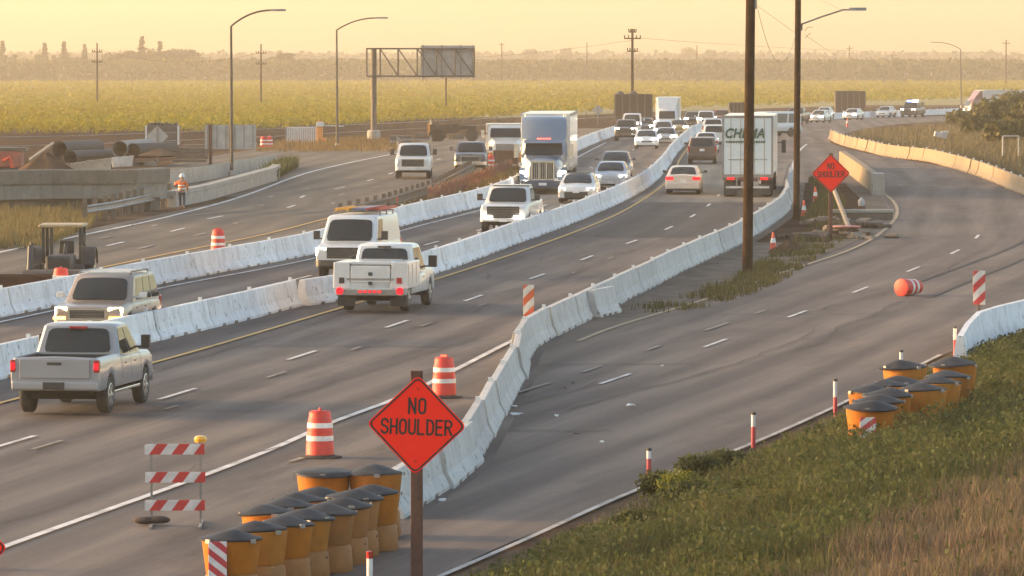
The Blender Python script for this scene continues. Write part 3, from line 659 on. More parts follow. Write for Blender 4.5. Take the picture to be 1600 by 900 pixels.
def suv(paintm, L=5.1, W=2.0, H=1.93, **k):
    d = dict(L=L, W=W, r=.38, wheels=[L/2-.93, -L/2+1.02], sill=.40, paint=paintm,
        top=[(-L/2,1.12),(L/2-1.5,1.12),(L/2-.4,1.05),(L/2-.1,.99),(L/2,.90)], cab=(-L/2+.06, L/2-1.28, -L/2+.30, L/2-2.05, 1.08, H, .84),
        sidewin=[(.03,.29),(.32,.58),(.61,.87)], grille=(.66,.94,1.0), headlight=(.76,.98,.60,.93), bumper=(.40,.66), tail=(.80,1.15,.86,.985), rbumper=(.42,.66), rplate=.90, handles=[-.4,.6], seams=[-.9,.05,1.0])
    d.update(k); return d
def sedan(paintm, L=4.85, W=1.84, H=1.44, **k):
    d = dict(L=L, W=W, r=.335, wheels=[L/2-.95, -L/2+1.05], sill=.26, paint=paintm,
        top=[(-L/2,.98),(-L/2+.75,1.00),(L/2-1.35,.96),(L/2-.45,.84),(L/2-.1,.72),(L/2,.62)], cab=(-L/2+.52, L/2-1.10, -L/2+1.35, L/2-2.15, .93, H, .74),
        sidewin=[(.10,.46),(.49,.88)], grille=(.46,.60,.85), headlight=(.60,.75,.58,.95), hsweep=.2, bumper=(.28,.50), tail=(.72,.90,.60,.985), rbumper=(.30,.56), rplate=.70, wsb=.04, crown=.05, handles=[-.35,.65], seams=[-.8,.15,1.05], mirror=(.17,.13), nose=.84)
    d.update(k); return d
def van(paintm, L=6.1, W=2.02, H=2.14, **k):
    d = dict(L=L, W=W, r=.38, wheels=[L/2-1.0, -L/2+1.35], sill=.50, paint=paintm,
        top=[(-L/2,1.25),(L/2-1.35,1.25),(L/2-.5,1.16),(L/2-.14,1.08),(L/2,.98)], cab=(-L/2+.03, L/2-1.08, -L/2+.12, L/2-1.85, 1.18, H, .88),
        sidewin=[(.74,.93)], grille=(.74,1.04,1.05), headlight=(.80,1.04,.62,.94), bumper=(.44,.70), tail=(.85,1.25,.9,.985), rbumper=(.44,.62), mirror=(.22,.30), mirrormat=M_black, handles=[.9], seams=[-1.5,.3,1.5], bars=4)
    d.update(k); return d
V3 = Vector
M_darkchrome = mat('dark_chrome', (.10,.10,.10), .35, .2, 5, metal=.5)
HEAD_AWAY = lambda s: math.atan2(1, s)                # along +Y with the road
HEAD_TO = lambda s: math.atan2(-1, -s)
def put(px, py, line, toward, end, L, turn=0.0):
    "centre and angle of a vehicle whose nearer end stands over a ground pixel"
    g = G(px, py); s = slope(line, g.y+3); a = (HEAD_TO(s) if toward else HEAD_AWAY(s)) + turn
    f = V3((math.cos(a), math.sin(a), 0)); c = g + (-f if toward else f)*(L/2*end); c.z = zf(c.y)+.03
    return c, a
P_white = paint('white_paint', (.54,.54,.53)); P_silver = paint('silver_paint', (.25,.25,.26), .2, .30); P_tan = paint('pewter_paint', (.23,.19,.16), .25)
P_grey = paint('charcoal_paint', (.060,.064,.075)); P_dark = paint('dark_paint', (.030,.030,.034)); P_blue = paint('blue_grey_paint', (.12,.165,.225), .2, .25)
P_pearl = paint('pearl_paint', (.50,.51,.53), .2); P_brown = paint('brown_paint', (.09,.055,.045)); P_red = paint('dull_red_paint', (.22,.05,.035)); P_champ = paint('champagne_paint', (.52,.46,.42), .2)

c, a = put(85, 654, L_dash, False, 1, 5.9, R(1.5))
ram = car('pickup_truck', 'silver pickup driving away with open empty bed and lit tail lights', 'pickup', c, a,
    pickup(P_silver, L=5.85, W=2.05, H=1.95, r=.42, sill=.56, rbumper=(.58,.78), rbumpermat=P_silver, mirror=(.20,.30), mirrormat=M_black, tail=(.97,1.25,.86,.985)))
MB().box(-2.80, -.74, -.86, .86, .825, .86).box(-.76, -.735, -.86, .86, .83, 1.26).build('bed_liner', M_black, ram)
for s in (1, -1): MB().box(-2.80, -.74, s*.885-.012, s*.885+.012, .83, 1.27).build('bed_wall', M_black, ram); MB().box(-2.955, -2.93, s*.945-.05, s*.945+.05, 1.04, 1.18).build('brake_lamp', M_tail, ram, bevel=.02)
MB().box(-3.045, -3.02, -.24, .24, .60, .76).build('plate_recess', M_black, ram)
MB().box(-2.96, -2.925, -.80, .80, .84, 1.27).build('tailgate', P_silver, ram, bevel=.02); MB().box(-2.975, -2.955, -.16, .16, 1.14, 1.20).build('tailgate_handle', M_black, ram)
MB().box(-.60, -.52, -.20, .20, 1.83, 1.88).build('brake_light', M_tail_off, ram)
for s in (1, -1): MB().box(-1.3, 1.4, s*.93-.06, s*.93+.06, .42, .49).build('side_step', M_chrome, ram, bevel=.02)
c, a = put(134, 541, L_odash, True, 1, 5.1)
yuk = car('sport_utility', 'tan full size family wagon with roof rails and lit yellow headlights', 'suv', c, a,
    suv(P_tan, L=4.75, W=1.98, H=1.84, lampmat=glow('yellow_headlight', (1.0,.70,.26), 6), grille=(.70,.93,.98), surround=M_chrome, bumper=(.42,.66), mirrormat=P_white, grillemat=M_black, headlight=(.74,1.0,.58,.95)))
for s in (1, -1): MB().tube([(-1.8,s*.72,1.84),(-1.7,s*.72,1.90),(.2,s*.72,1.90),(.3,s*.72,1.84)], .025).build('roof_rail', M_steel, yuk)
mb = MB()
for k in range(6): mb.box(-1.65+k*.34, -1.52+k*.34, -.70, .70, 1.865, 1.895)
mb.build('roof_rack', M_band, yuk)
for s in (1, -1): MB().box(2.16, 2.40, s*.78-.17, s*.78+.17, .67, .75).build('turn_signal', M_amber, yuk)

c, a = put(579, 491, L_dash, False, 1, 6.2)
ut = car('utility_truck', 'white utility service truck with side cabinets driving away in the fast lane', 'truck', c, a,
    pickup(P_white, L=6.2, W=2.03, H=1.98, floor=None, top=[(-3.1,.95),(-.62,.95),(1.5,1.24),(2.6,1.20),(2.98,1.13),(3.1,1.02)], cab=(-.62, 1.6, -.45, .85, 1.1, 2.0, .84),
    mirror=(.26,.36), mirrormat=M_black, tail=(.62,.74,.84,.985), rbumper=(.50,.58), rbumpermat=M_black, seams=[.35,1.35], handles=[.75], rplate=.60))
bx = MB()                                             # service body: two side boxes and the bay between
for s in (1, -1): bx.hexa([V3((-3.12,min(s*.62,s*1.14),.72)),V3((-.78,min(s*.62,s*1.14),.72)),V3((-.78,max(s*.62,s*1.14),.72)),V3((-3.12,max(s*.62,s*1.14),.72))],[V3((-3.12,min(s*.64,s*1.13),1.52)),V3((-.78,min(s*.64,s*1.13),1.52)),V3((-.78,max(s*.64,s*1.13),1.52)),V3((-3.12,max(s*.64,s*1.13),1.52))])
bx.box(-3.10, -.75, -.62, .62, .72, .90); bx.box(-3.13, -3.06, -.61, .61, .9, 1.42)
bx.box(-3.05, -.80, -.62, .62, 1.44, 1.54)
sb = bx.build('service_body', P_white, ut, bevel=.025)
MB().box(-3.145, -3.115, -.72, .72, .98, 1.04).build('gate_ledge', M_steel, ut); MB().box(-3.16, -3.13, -.06, .06, 1.12, 1.22).build('latch', M_black, ut); MB().box(-3.155, -3.13, -.06, .06, .84, .94).build('latch', M_black, ut)
MB().box(-3.25, -3.05, -1.05, 1.05, .52, .70).build('rear_step', M_steel, ut, bevel=.02)
for s in (1, -1):
    MB().lathe([(.11,-.02),(.11,.02)], 14, Matrix.Translation((-3.26, s*.92, .66)) @ Matrix.Rotation(R(90),4,'Y')).build('tail_light', M_tail, ut)
    MB().box(-3.14, -3.11, s*.88-.08, s*.88+.08, .88, 1.06).build('lamp_recess', M_tail_off if s < 0 else M_black, ut)
    MB().box(-2.78, -2.70, s*.80-.26, s*.80+.26, .18, .52).build('mud_flap', M_black, ut)
    mb = MB()
    for k in range(3): mb.box(-2.95+k*.72, -2.93+k*.72, s*1.128 if s > 0 else -1.142, 1.142 if s > 0 else -1.128, .8, 1.46)
    mb.build('cabinet_seam', M_steel, ut)
mb = MB()
for k in (-.30,-.15,0,.15,.30): mb.box(-3.265, -3.24, k-.05, k+.05, .61, .67)
mb.build('marker_lamp', M_tail, ut); MB().box(-.62, -.54, -.2, .2, 1.87, 1.93).build('brake_light', M_black, ut)

c, a = put(536, 438, L_odash, True, 1, 6.1)
vn = car('cargo_van', 'white cargo van with ladders on its roof rack and lit headlights', 'van', c, a, van(P_white, lampmat=glow('warm_headlight', (1.0,.82,.48), 8), bumpermat=M_black, surround=M_black, bumper=(.42,.64), headlight=(.78,1.06,.60,.96)))
rk = MB()
for x in (-2.2,-.9,.4): MB().box(x-.03, x+.03, -.85, .85, 2.20, 2.25).box(x-.02, x+.02, -.84, -.80, 2.06, 2.22).box(x-.02, x+.02, .80, .84, 2.06, 2.22).build('rack_bar', M_steel, vn)
def ladder(y, m, x0, x1, z):
    b = MB()
    for s in (-.2, .2): b.box(x0, x1, y+s-.03, y+s+.03, z, z+.09)
    for k in range(int((x1-x0)/.35)): b.box(x0+.2+k*.35, x0+.23+k*.35, y-.2, y+.2, z+.03, z+.06)
    return b
o = ladder(-.45, M_amber, -2.7, .9, 2.27).build('extension_ladder', mat('yellow_fibreglass', (.62,.30,.03), .5), None); o.location = c; o.rotation_euler = (0,0,a); tag(o, 'yellow ladder lying flat on the rack of the white cargo van', 'ladder')
o = MB().box(-2.6, .6, -.12, .45, 2.27, 2.36).build('cargo_board', mat('blue_grey_board', (.12,.13,.20), .6), None, bevel=.01); o.location = c; o.rotation_euler = (0,0,a); tag(o, 'blue grey board strapped on the roof of the white cargo van', 'board')
o = ladder(.62, M_amber, -2.9, .7, 2.28).build('extension_ladder', mat('red_fibreglass', (.42,.05,.03), .5), None); o.location = c; o.rotation_euler = (0,0,a); tag(o, 'red ladder lying flat on the rack of the white cargo van', 'ladder')

c, a = put(786, 366, L_odash, True, 1, 5.9)
fp = car('pickup_truck', 'white pickup truck with wide black grille driving behind the cargo van', 'pickup', c, a, pickup(P_white, W=2.05, H=1.95, lampmat=M_lens, grille=(.66,1.08,1.30), surround=M_black, bars=4, bumper=(.48,.62), mirrormat=M_black, mirror=(.24,.28), lit=False))
for s in (1,-1): MB().box(2.9, 3.04, s*.62-.17, s*.62+.17, .63, .72).build('fog_lamp', M_headlight_hi, fp, bevel=.02)
MB().box(-.2, .75, -.84, .84, 1.95, 1.975).build('roof_edge', P_white, fp)
c, a = put(900, 319, L_odash, True, 1, 4.88)
wc = car('sedan_car', 'white sedan with black roof and wide dark grille in front of the blue semi', 'car', c, a, sedan(P_white, grille=(.30,.52,1.10), surround=M_chrome, bars=2, bumper=(.55,.62)))
MB().box(-1.0, .35, -.57, .57, 1.43, 1.455).build('roof_panel', M_black, wc, bevel=.02)
for s in (1,-1): MB().hexa([V3((2.36,s*.78,.28)),V3((2.46,s*.78,.28)),V3((2.46,s*.5,.28)),V3((2.36,s*.5,.28))],[V3((2.36,s*.88,.56)),V3((2.44,s*.88,.56)),V3((2.46,s*.80,.56)),V3((2.36,s*.80,.56))]).build('bumper_fin', P_white, wc)
c, a = put(953, 297, L_odash, True, 1, 4.85)
car('sedan_car', 'silver sedan with both headlights lit in the lane beside the blue semi truck', 'car', c, a, sedan(P_pearl, lampmat=M_headlight_hi, grille=(.34,.52,1.0)))
c, a = put(960, 281, L_odash, True, 1, 4.7)
car('hatchback_car', 'dark grey car half hidden behind the silver sedan', 'car', c, a, sedan(P_grey, L=4.6, H=1.55, lit=False), parts=1)
c, a = put(1067, 305, L_dash, False, 1, 4.85)
sl = car('sedan_car', 'champagne sedan driving away beside the white box trailer with red lights lit', 'car', c, a, sedan(P_champ, taillit=True, tail=(.73,.90,.52,.97), rbumper=(.28,.62), rbumpermat=P_champ, mirrormat=M_black))
MB().box(-2.46, -2.40, -.80, .80, .18, .30).build('diffuser', M_black, sl)
c, a = put(1097, 257, L_dash, False, 1, 4.7)
car('sport_utility', 'dark brown suv driving away ahead of the champagne sedan', 'suv', c, a, suv(P_brown, L=4.7, W=1.88, H=1.72, r=.35, sill=.32, mirrormat=M_black))
for (px, py, nm, lb, sp) in (
  (1103, 240, 'sedan_car', 'white sedan ahead of the dark brown suv, rear window showing', sedan(P_white, H=1.5)),
  (1116, 230, 'sport_utility', 'white suv with red lamps ahead of the white sedan', suv(P_white, L=4.6, W=1.9, H=1.75, taillit=True)),
  (1114, 219, 'pickup_truck', 'white pickup farthest ahead in the line of cars driving away', pickup(P_pearl, L=5.4, W=1.95, H=1.85))):
    c, a = put(px, py, L_dash, False, 1, sp['L']); car(nm, lb, 'car', c, a, sp, parts=1)
HI = dict(lampmat=M_headlight_hi)
for (px, py, nm, lb, ct, sp) in (
  (977, 221, 'pickup_truck', 'dark brown oncoming pickup with yellow headlights nearest the left barrier', 'pickup', pickup(P_brown, L=5.5, W=1.95, H=1.85, **HI)),
  (1010, 233, 'sedan_car', 'white oncoming sedan with glaring headlights at the front of the far queue', 'car', sedan(P_white, W=1.88, **HI)),
  (1040, 228, 'sedan_car', 'silver oncoming sedan with dazzling headlights close to the median barrier', 'car', sedan(P_silver, **HI)),
  (987, 209, 'sport_utility', 'white roofed suv behind the dark brown oncoming pickup', 'suv', suv(P_pearl, L=4.8, **HI)),
  (1008, 209, 'sedan_car', 'dark oncoming car with headlights on behind the white sedan', 'car', sedan(P_dark, H=1.5, **HI)),
  (1036, 217, 'hatchback_car', 'pale oncoming hatchback in the middle of the far queue', 'car', sedan(P_pearl, L=4.4, H=1.55, **HI)),
  (1036, 206, 'sport_utility', 'dark suv directly in front of the distant white box truck', 'suv', suv(P_grey, L=4.7, W=1.9, H=1.8, **HI)),
  (1061, 211, 'sedan_car', 'dull gold oncoming car with one glaring headlight beside the median', 'car', sedan(paint('dull_gold_paint', (.25,.17,.05)), **HI)),
  (1082, 200, 'sport_utility', 'dark oncoming suv with bluish white headlights right of the box truck', 'suv', suv(P_grey, L=4.7, W=1.9, H=1.75, **HI)),
  (1103, 201, 'sport_utility', 'white oncoming suv with both headlights lit where the road bends', 'suv', suv(P_white, L=4.8, W=1.95, H=1.85, **HI)),
  (1126, 199, 'pickup_truck', 'orange brown oncoming pickup partly behind the white box trailer', 'pickup', pickup(P_red, L=5.4, W=1.95, H=1.9, **HI)),
  (1238, 194, 'pickup_truck', 'dark pickup on the distant bend just left of the lamp pole', 'pickup', pickup(P_dark, L=5.5, H=1.9)),
  (1274, 192, 'sedan_car', 'white oncoming car on the distant bend just right of the lamp pole', 'car', sedan(P_white, H=1.5, **HI)),
  (1284, 187, 'hatchback_car', 'pale oncoming car with lit headlights behind the first white one on the bend', 'car', sedan(P_pearl, L=4.4, H=1.6, **HI)),
  (1327, 188, 'sedan_car', 'white sedan below the large brown board on the distant bend', 'car', sedan(P_white, **HI)),
  (1378, 184, 'sedan_car', 'white car alone between the brown board and the emergency truck', 'car', sedan(P_white, H=1.5, lit=False))):
    c, a = put(px, py, L_odash if px < 1110 else L_M, True, 1, sp['L'], R(random.uniform(-2,2)) + (R(-8) if px > 1200 else 0)); car(nm, lb, ct, c, a, sp, parts=1)
c, a = put(1418, 184, L_M, True, 1, 6.0, R(-10))
ev = car('emergency_truck', 'dark emergency truck with flashing blue and white roof lights on the bend', 'truck', c, a, pickup(P_dark, L=6.2, W=2.1, H=2.1, **HI), parts=1)
MB().box(.0, .35, -.7, -.05, 2.1, 2.27).build('light_bar', glow('blue_beacon', (.25,.4,1.0), 5), ev); MB().box(.0, .35, .05, .7, 2.1, 2.27).build('light_bar', glow('white_beacon', (1.0,.97,.85), 22), ev)
MB().box(2.9, 3.14, -.5, -.2, .5, .7).build('warning_lamp', M_amber, ev); MB().box(-2.9, -1.0, -.9, .9, 1.2, 2.0).build('tool_box', mat('olive_box', (.11,.09,.03), .6), ev, bevel=.03)
c, a = put(1186, 214, L_M, True, .5, 5.6, R(-48))
o = car('passenger_van', 'white long roofed van turning across the bend behind the box trailer', 'van', c, a, van(P_white, L=6.2, H=2.3, sidewin=[(.04,.34),(.37,.68),(.72,.93)], **HI), parts=1)

c, a = put(735, 272, L_olddash, True, 1, 5.7, R(2))
car('pickup_truck', 'dark grey pickup parked on the closed roadway with chrome bumper', 'pickup', c, a, pickup(P_grey, L=5.7, W=1.98, H=1.85, lit=False, bumpermat=M_chrome, surround=M_chrome, grille=(.72,1.0,1.1)))
c, a = put(645, 280, L_olddash, True, 1, 5.9, R(3))
o = car('pickup_truck', 'white work pickup with overhead rack standing on the closed roadway', 'pickup', c, a, pickup(P_white, L=6.0, W=2.06, H=1.98, lit=False, grille=(.68,1.08,1.25), surround=M_chrome, mirrormat=M_black, mirror=(.24,.34), bumper=(.46,.66)))
rk = MB()
for x in (-2.7,-.9,.5):
    for s in (1,-1): rk.tube([(x,s*.95,1.2),(x,s*.95,2.15)], .035, 6)
    rk.box(x-.03, x+.03, -.98, .98, 2.12, 2.18)
for s in (1,-1): rk.box(-2.8, .7, s*.95-.03, s*.95+.03, 2.16, 2.22); rk.box(.45,.55,s*.95-.05,s*.95+.05,2.2,2.42)
rk.build('overhead_rack', M_steel, o)

# ---------------------------------------------------------------- blue semi truck with white trailer
def semi_front(root, pm, vis=1.0):
    V = V3
    # long nose: hood lofted forward, x forwards from the cab; front of grille at x = 0
    rings = []
    for x, w, zt, zb in ((-1.75,1.02,1.98,.62),(-1.2,1.0,1.92,.62),(-.6,.93,1.84,.62),(-.15,.80,1.76,.66),(0,.70,1.68,.72)):
        rings.append([(x,w,zb),(x,w,zt-.35),(x,w*.82,zt-.08),(x,w*.45,zt),(x,0,zt+.03),(x,-w*.45,zt),(x,-w*.82,zt-.08),(x,-w,zt-.35),(x,-w,zb)])
    MB().loft(rings).build('hood', pm, root, smooth=35)
    for s in (1,-1):                                   # fenders
        pts = []
        rr = [[(x, s*(1.22 if i else .70), z) for i in (0,1)] for x, z in ((-1.85,.62),(-1.72,1.0),(-1.42,1.22),(-1.0,1.27),(-.6,1.18),(-.28,.95),(-.18,.62))]
        mb = MB(); vs = [p for q in rr for p in q]; vs2 = [(x*1.0, y, z+.07) for x, y, z in vs]; k = len(rr)
        mb.add(vs+vs2, [(2*i,2*i+1,2*i+3,2*i+2) for i in range(k-1)]+[(2*k+2*i,2*k+2*i+2,2*k+2*i+3,2*k+2*i+1) for i in range(k-1)]+[(2*i+1,2*k+2*i+1,2*k+2*i+3,2*i+3) for i in range(k-1)]+[(2*i,2*i+2,2*k+2*i+2,2*k+2*i) for i in range(k-1)])
        mb.build('fender', pm, root, smooth=50)
        MB().hexa([V((-.55,s*.78,.90)),V((-.20,s*.80,.90)),V((-.32,s*1.20,.92)),V((-.6,s*1.20,.92))],[V((-.55,s*.78,1.20)),V((-.30,s*.80,1.20)),V((-.42,s*1.18,1.18)),V((-.6,s*1.18,1.18))]).build('headlight', M_headlight_hi, root, bevel=.03)
    g = MB().box(-.10, .03, -.58, .58, .74, 1.66).build('grille', M_black, root, bevel=.06)
    fr = MB()
    for k in range(4): y = -.585+k*.39; fr.box(-.02, .06, y-.035, y+.035, .74, 1.67)
    for k in range(11): y = -.54+k*.108; fr.box(-.02, .045, y-.012, y+.012, .76, 1.65)
    fr.box(-.02, .06, -.62, .62, 1.63, 1.72); fr.box(-.02, .06, -.62, .62, .70, .78); fr.build('grille_surround', M_chrome, g)
    MB().loft([[(-.30,y*1.2,z) for y,z in ((-1,.32),(1,.32),(1,.74),(-1,.74))],[(.06,y*1.12,z) for y,z in ((-1,.30),(1,.30),(1,.72),(-1,.72))],[(.16,y*.92,z) for y,z in ((-1,.32),(1,.32),(1,.68),(-1,.68))]]).build('front_bumper', paint('dark_blue_paint', (.035,.055,.10)), root)
    MB().box(.15, .175, -.2, .2, .44, .58).build('licence_plate', M_plate, root)
    # cab and sleeper
    cab = MB().loft([[(x,y,z) for x,y in ((-4.6,w),(-1.95+dx,w),(-1.72+dx,w*.8),(-1.66+dx,0),(-1.72+dx,-w*.8),(-1.95+dx,-w),(-4.6,-w))] for z,w,dx in ((.70,1.14,0),(1.75,1.16,0),(1.95,1.16,-.03),(2.72,1.12,-.34),(2.80,1.13,-.38))]).build('cab', pm, root, smooth=30)
    MB().loft([[(x,y,z) for x,y in ((-4.6,w),(-2.3+dx,w),(-2.12+dx,w*.7),(-2.06+dx,0),(-2.12+dx,-w*.7),(-2.3+dx,-w),(-4.6,-w))] for z,w,dx in ((2.80,1.13,0),(3.0,1.15,-.10),(3.4,1.16,-.40),(3.75,1.15,-.80),(3.93,1.10,-1.15),(3.98,.95,-1.4))]).build('roof_fairing', pm, root, smooth=40)
    q = quadpts(V((-1.70,.98,1.98)),V((-1.70,-.98,1.98)),V((-2.03,-.94,2.68)),V((-2.03,.94,2.68)), .0, 1, .02, .95, .06, V((-3,0,2))); pane(*q, r=.06).build('windshield', M_glass, root)
    for s in (1,-1):
        q = quadpts(V((-2.95,s*1.165,1.95)),V((-2.1,s*1.165,1.95)),V((-2.38,s*1.13,2.66)),V((-2.95,s*1.13,2.66)), 0, 1, 0, 1, .02, V((-3,0,2))); pane(*q, r=.05).build('side_window', M_glass, root)
        mb = MB().box(-2.0, -1.86, s*1.42-.13, s*1.42+.13, 1.85, 2.55); mb.tube([(-1.95,s*1.15,2.5),(-1.95,s*1.4,2.5)], .02, 6); mb.tube([(-1.95,s*1.15,1.95),(-1.95,s*1.4,1.95)], .02, 6); mb.build('mirror', M_chrome, root, bevel=.03)
        MB().box(-.75, -.60, s*1.17-.10, s*1.17+.10, 1.42, 1.62).build('hood_mirror', M_chrome, root, bevel=.03)
        MB().tube([(-4.75,s*1.02,.9),(-4.75,s*1.02,4.05)], .075, 10).build('exhaust_stack', M_chrome, root)
        MB().tube([(-4.3,s*1.0,.62),(-2.3,s*1.0,.62)], .30, 14).build('fuel_tank', M_chrome, root, smooth=40)
        wheel(root, -1.02, s*1.02, .52, .30)
        for x in (-5.6,-6.9): wheel(root, x, s*.98, .52, .55, False)
    vis = MB().hexa([V((-1.78,-1.02,2.64)),V((-1.62,-1.02,2.60)),V((-1.62,1.02,2.60)),V((-1.78,1.02,2.64))],[V((-2.0,-1.02,2.78)),V((-1.84,-1.02,2.78)),V((-1.84,1.02,2.78)),V((-2.0,1.02,2.78))]).build('sun_visor', pm, root)
    mb = MB()
    for y in (-.3,-.15,0,.15,.3): mb.box(-2.02, -1.92, y-.05, y+.05, 2.80, 2.86)
    mb.build('marker_lamp', glow('red_marker_lamp', (1.0,.10,.06), 1.5), root)
    MB().box(-8.2, -1.5, -.45, .45, .55, .95).build('chassis', M_under, root)
def trailer(root, x0, x1, pm, h=4.08, w=1.3):
    b = MB().box(x0, x1, -w, w, 1.12, h).build('trailer_box', pm, root, bevel=.03)
    mb = MB()
    for s in (1,-1): mb.box(x0, x1, s*w-.02, s*w+.02, h-.14, h+.012); mb.box(x0, x1, s*w-.025, s*w+.025, 1.10, 1.28)
    mb.build('trailer_rail', M_steel, root)
    MB().box(x0+.3, x1-.5, -.5, .5, .85, 1.12).build('trailer_frame', M_under, root)
    for x in (x0+1.3, x0+2.55):
        for s in (1,-1): wheel(root, x, s*1.0, .50, .55, False)
bl = empty('semi_truck', (0,0,0), 0, 'blue grey long nosed semi truck with chrome grille pulling a white trailer', 'semi truck')
semi_front(bl, P_blue); trailer(bl, -20.5, -5.3, P_white, 4.1)
c, a = put(848, 304, L_odash, True, 0, 1); bl.location = c; bl.rotation_euler = (0,0,a+R(1.6))

# ---------------------------------------------------------------- white box trailer driving away
ch = empty('semi_truck', (0,0,0), 0, 'white box trailer seen from behind with dark green lettering on its doors', 'semi truck')
semi = Matrix.Identity(4); V = V3
P_trailer = paint('trailer_white', (.60,.64,.64), .2, .45)
MB().box(0, 15.0, -1.28, 1.28, 1.15, 4.12).build('trailer_box', P_trailer, ch, bevel=.02)
mb = MB(); mb.box(-.03, .0, -1.30, -1.20, 1.1, 4.14); mb.box(-.03, .0, 1.20, 1.30, 1.1, 4.14); mb.box(-.03, .0, -1.2, 1.2, 4.02, 4.14); mb.box(-.035, .0, -1.3, 1.3, 1.0, 1.16); mb.build('door_frame', M_steel, ch)
mb = MB(); mb.box(-.012, .0, -.008, .008, 1.16, 4.02)
for y in (-.85,-.35,.35,.85): mb.tube([(-.035,y,1.18),(-.035,y,4.0)], .018, 6)
for y0, y1 in ((-1.0,-.12),(.12,1.0)): mb.box(-.05, -.02, y0, y1, 1.90, 1.93)
mb.build('lock_rod', M_steel, ch)
MT = Matrix.Translation((-.062, .17, 3.22)) @ Matrix(((0,0,1,0),(-1,0,0,0),(0,1,0,0),(0,0,0,1)))
M_green = mat('lettering_green', (.035,.085,.055), .6, .2, 5)
text_mesh('lettering', 'CHEMA', .66, M_green, ch, bold=.022, sx=.86, shear=.25, M=MT)
mb = MB(); yy = 1.10
for wd in (.09,.11,.07,.10,.08,.12,.09,.05,.11,.08,.10,.09,.07,.11,.09,.08,.10):
    mb.box(-.066, -.058, yy-wd, yy, 2.76, 2.86); yy -= wd+.028
mb.build('lettering_line', M_green, ch)
for s in (1,-1):
    for k in (0,1): MB().box(-.06, .0, s*(.95-.2*k)-.085, s*(.95-.2*k)+.085, .88, 1.0).build('tail_light', M_tail, ch, bevel=.02)
    MB().box(-.02, .02, s*.86-.30, s*.86+.30, .12, .66).build('mud_flap', M_black, ch)
    MB().box(-.03, .03, s*.55-.04, s*.55+.04, .50, 1.0).build('guard_post', M_steel, ch)
    for x in (1.2,2.5,13.0,14.3): wheel(ch, x, s*.95, .50, .55, False)
    wheel(ch, 18.6, s*1.0, .50, .30)
MB().box(-.06, .04, -1.1, 1.1, .45, .56).build('underride_guard', mat('striped_bar', (.5,.45,.42), .6, .3, 9), ch); MB().box(.3, 19.5, -.5, .5, .80, 1.14).build('chassis', M_under, ch)
MB().box(-.03, .02, -1.25, 1.25, .86, 1.02).build('lamp_bar', mat('dull_red_bar', (.13,.05,.04), .7), ch)
MB().loft([[(x,y,z) for x,y in ((15.6,w),(17.8+d,w),(18.0+d,0),(17.8+d,-w),(15.6,-w))] for z,w,d in ((.7,1.22,0),(2.0,1.22,0),(2.9,1.15,-.3),(3.6,1.1,-.9))]).build('cab', P_white, ch, smooth=30); MB().box(17.6, 19.5, -.95, .95, .7, 1.75).build('hood', P_white, ch, bevel=.12)
for s in (1,-1):
    mb = MB().box(17.4, 17.55, s*1.58-.12, s*1.58+.12, 1.95, 2.65); mb.build('mirror', M_black, ch, bevel=.03); MB().tube([(17.5,s*1.15,2.5),(17.5,s*1.55,2.5)], .03, 6).build('mirror_arm', M_black, ch)
c, a = put(1168, 309, L_dash, False, 0, 1); ch.location = c; ch.rotation_euler = (0,0,a)
# ---------------------------------------------------------------- distant trucks
def boxtruck(label, px, py, line, h, w, length, pm, cabm, turn=0, side=1):
    r = empty('box_truck', (0,0,0), 0, label, 'truck')
    MB().box(-length-1.9, -1.9, -w/2, w/2, .95, h).build('cargo_box', pm, r, bevel=.04)
    MB().loft([[(x,y,z) for x,y in ((-1.9,ww),(-.2+d,ww),(d,ww*.7),(d,-ww*.7),(-.2+d,-ww),(-1.9,-ww))] for z,ww,d in ((.5,w*.46,0),(1.35,w*.46,0),(2.2,w*.43,-.4),(2.4,w*.40,-.6))]).build('cab', cabm, r, smooth=30)
    q = quadpts(V((-.05,.8,1.42)),V((-.05,-.8,1.42)),V((-.38,-.75,2.15)),V((-.38,.75,2.15)), 0,1,0,1,.04,V((-2,0,1))); pane(*q, r=.05).build('windshield', M_glass, r)
    MB().hexa([V((-1.9,-w*.42,2.4)),V((-.75,-w*.36,2.4)),V((-.75,w*.36,2.4)),V((-1.9,w*.42,2.4))],[V((-1.9,-w*.46,h-.05)),V((-1.6,-w*.42,h-.05)),V((-1.6,w*.42,h-.05)),V((-1.9,w*.46,h-.05))]).build('wind_deflector', cabm, r)
    for s in (1,-1):
        MB().box(-.05, .04, s*.75-.15, s*.75+.15, .75, .95).build('headlight', M_headlight_hi, r)
        for x in (-.9, -length+.2, -length-1.0): wheel(r, x, s*(w/2-.25), .46, .34, False)
    MB().box(-.02, .06, -.5, .5, .78, 1.2).build('grille', M_black, r)
    c, a = put(px, py, line, True, 0, 1); r.location = c; r.rotation_euler = (0,0,a+turn); return r
boxtruck('distant white box truck at the back of the oncoming queue', 1042, 209, L_odash, 3.5, 2.3, 8, P_white, P_white)
boxtruck('hazy grey semi with red cab behind the bushes at the far right', 1510, 182, L_M, 3.6, 2.5, 13, paint('haze_grey_paint', (.42,.41,.40)), paint('faded_maroon_paint', (.16,.075,.065)), R(-62))
boxtruck('hazy white trailer truck at the right edge behind the bushes', 1622, 184, L_M, 3.9, 2.5, 9, P_white, P_white, R(-68))
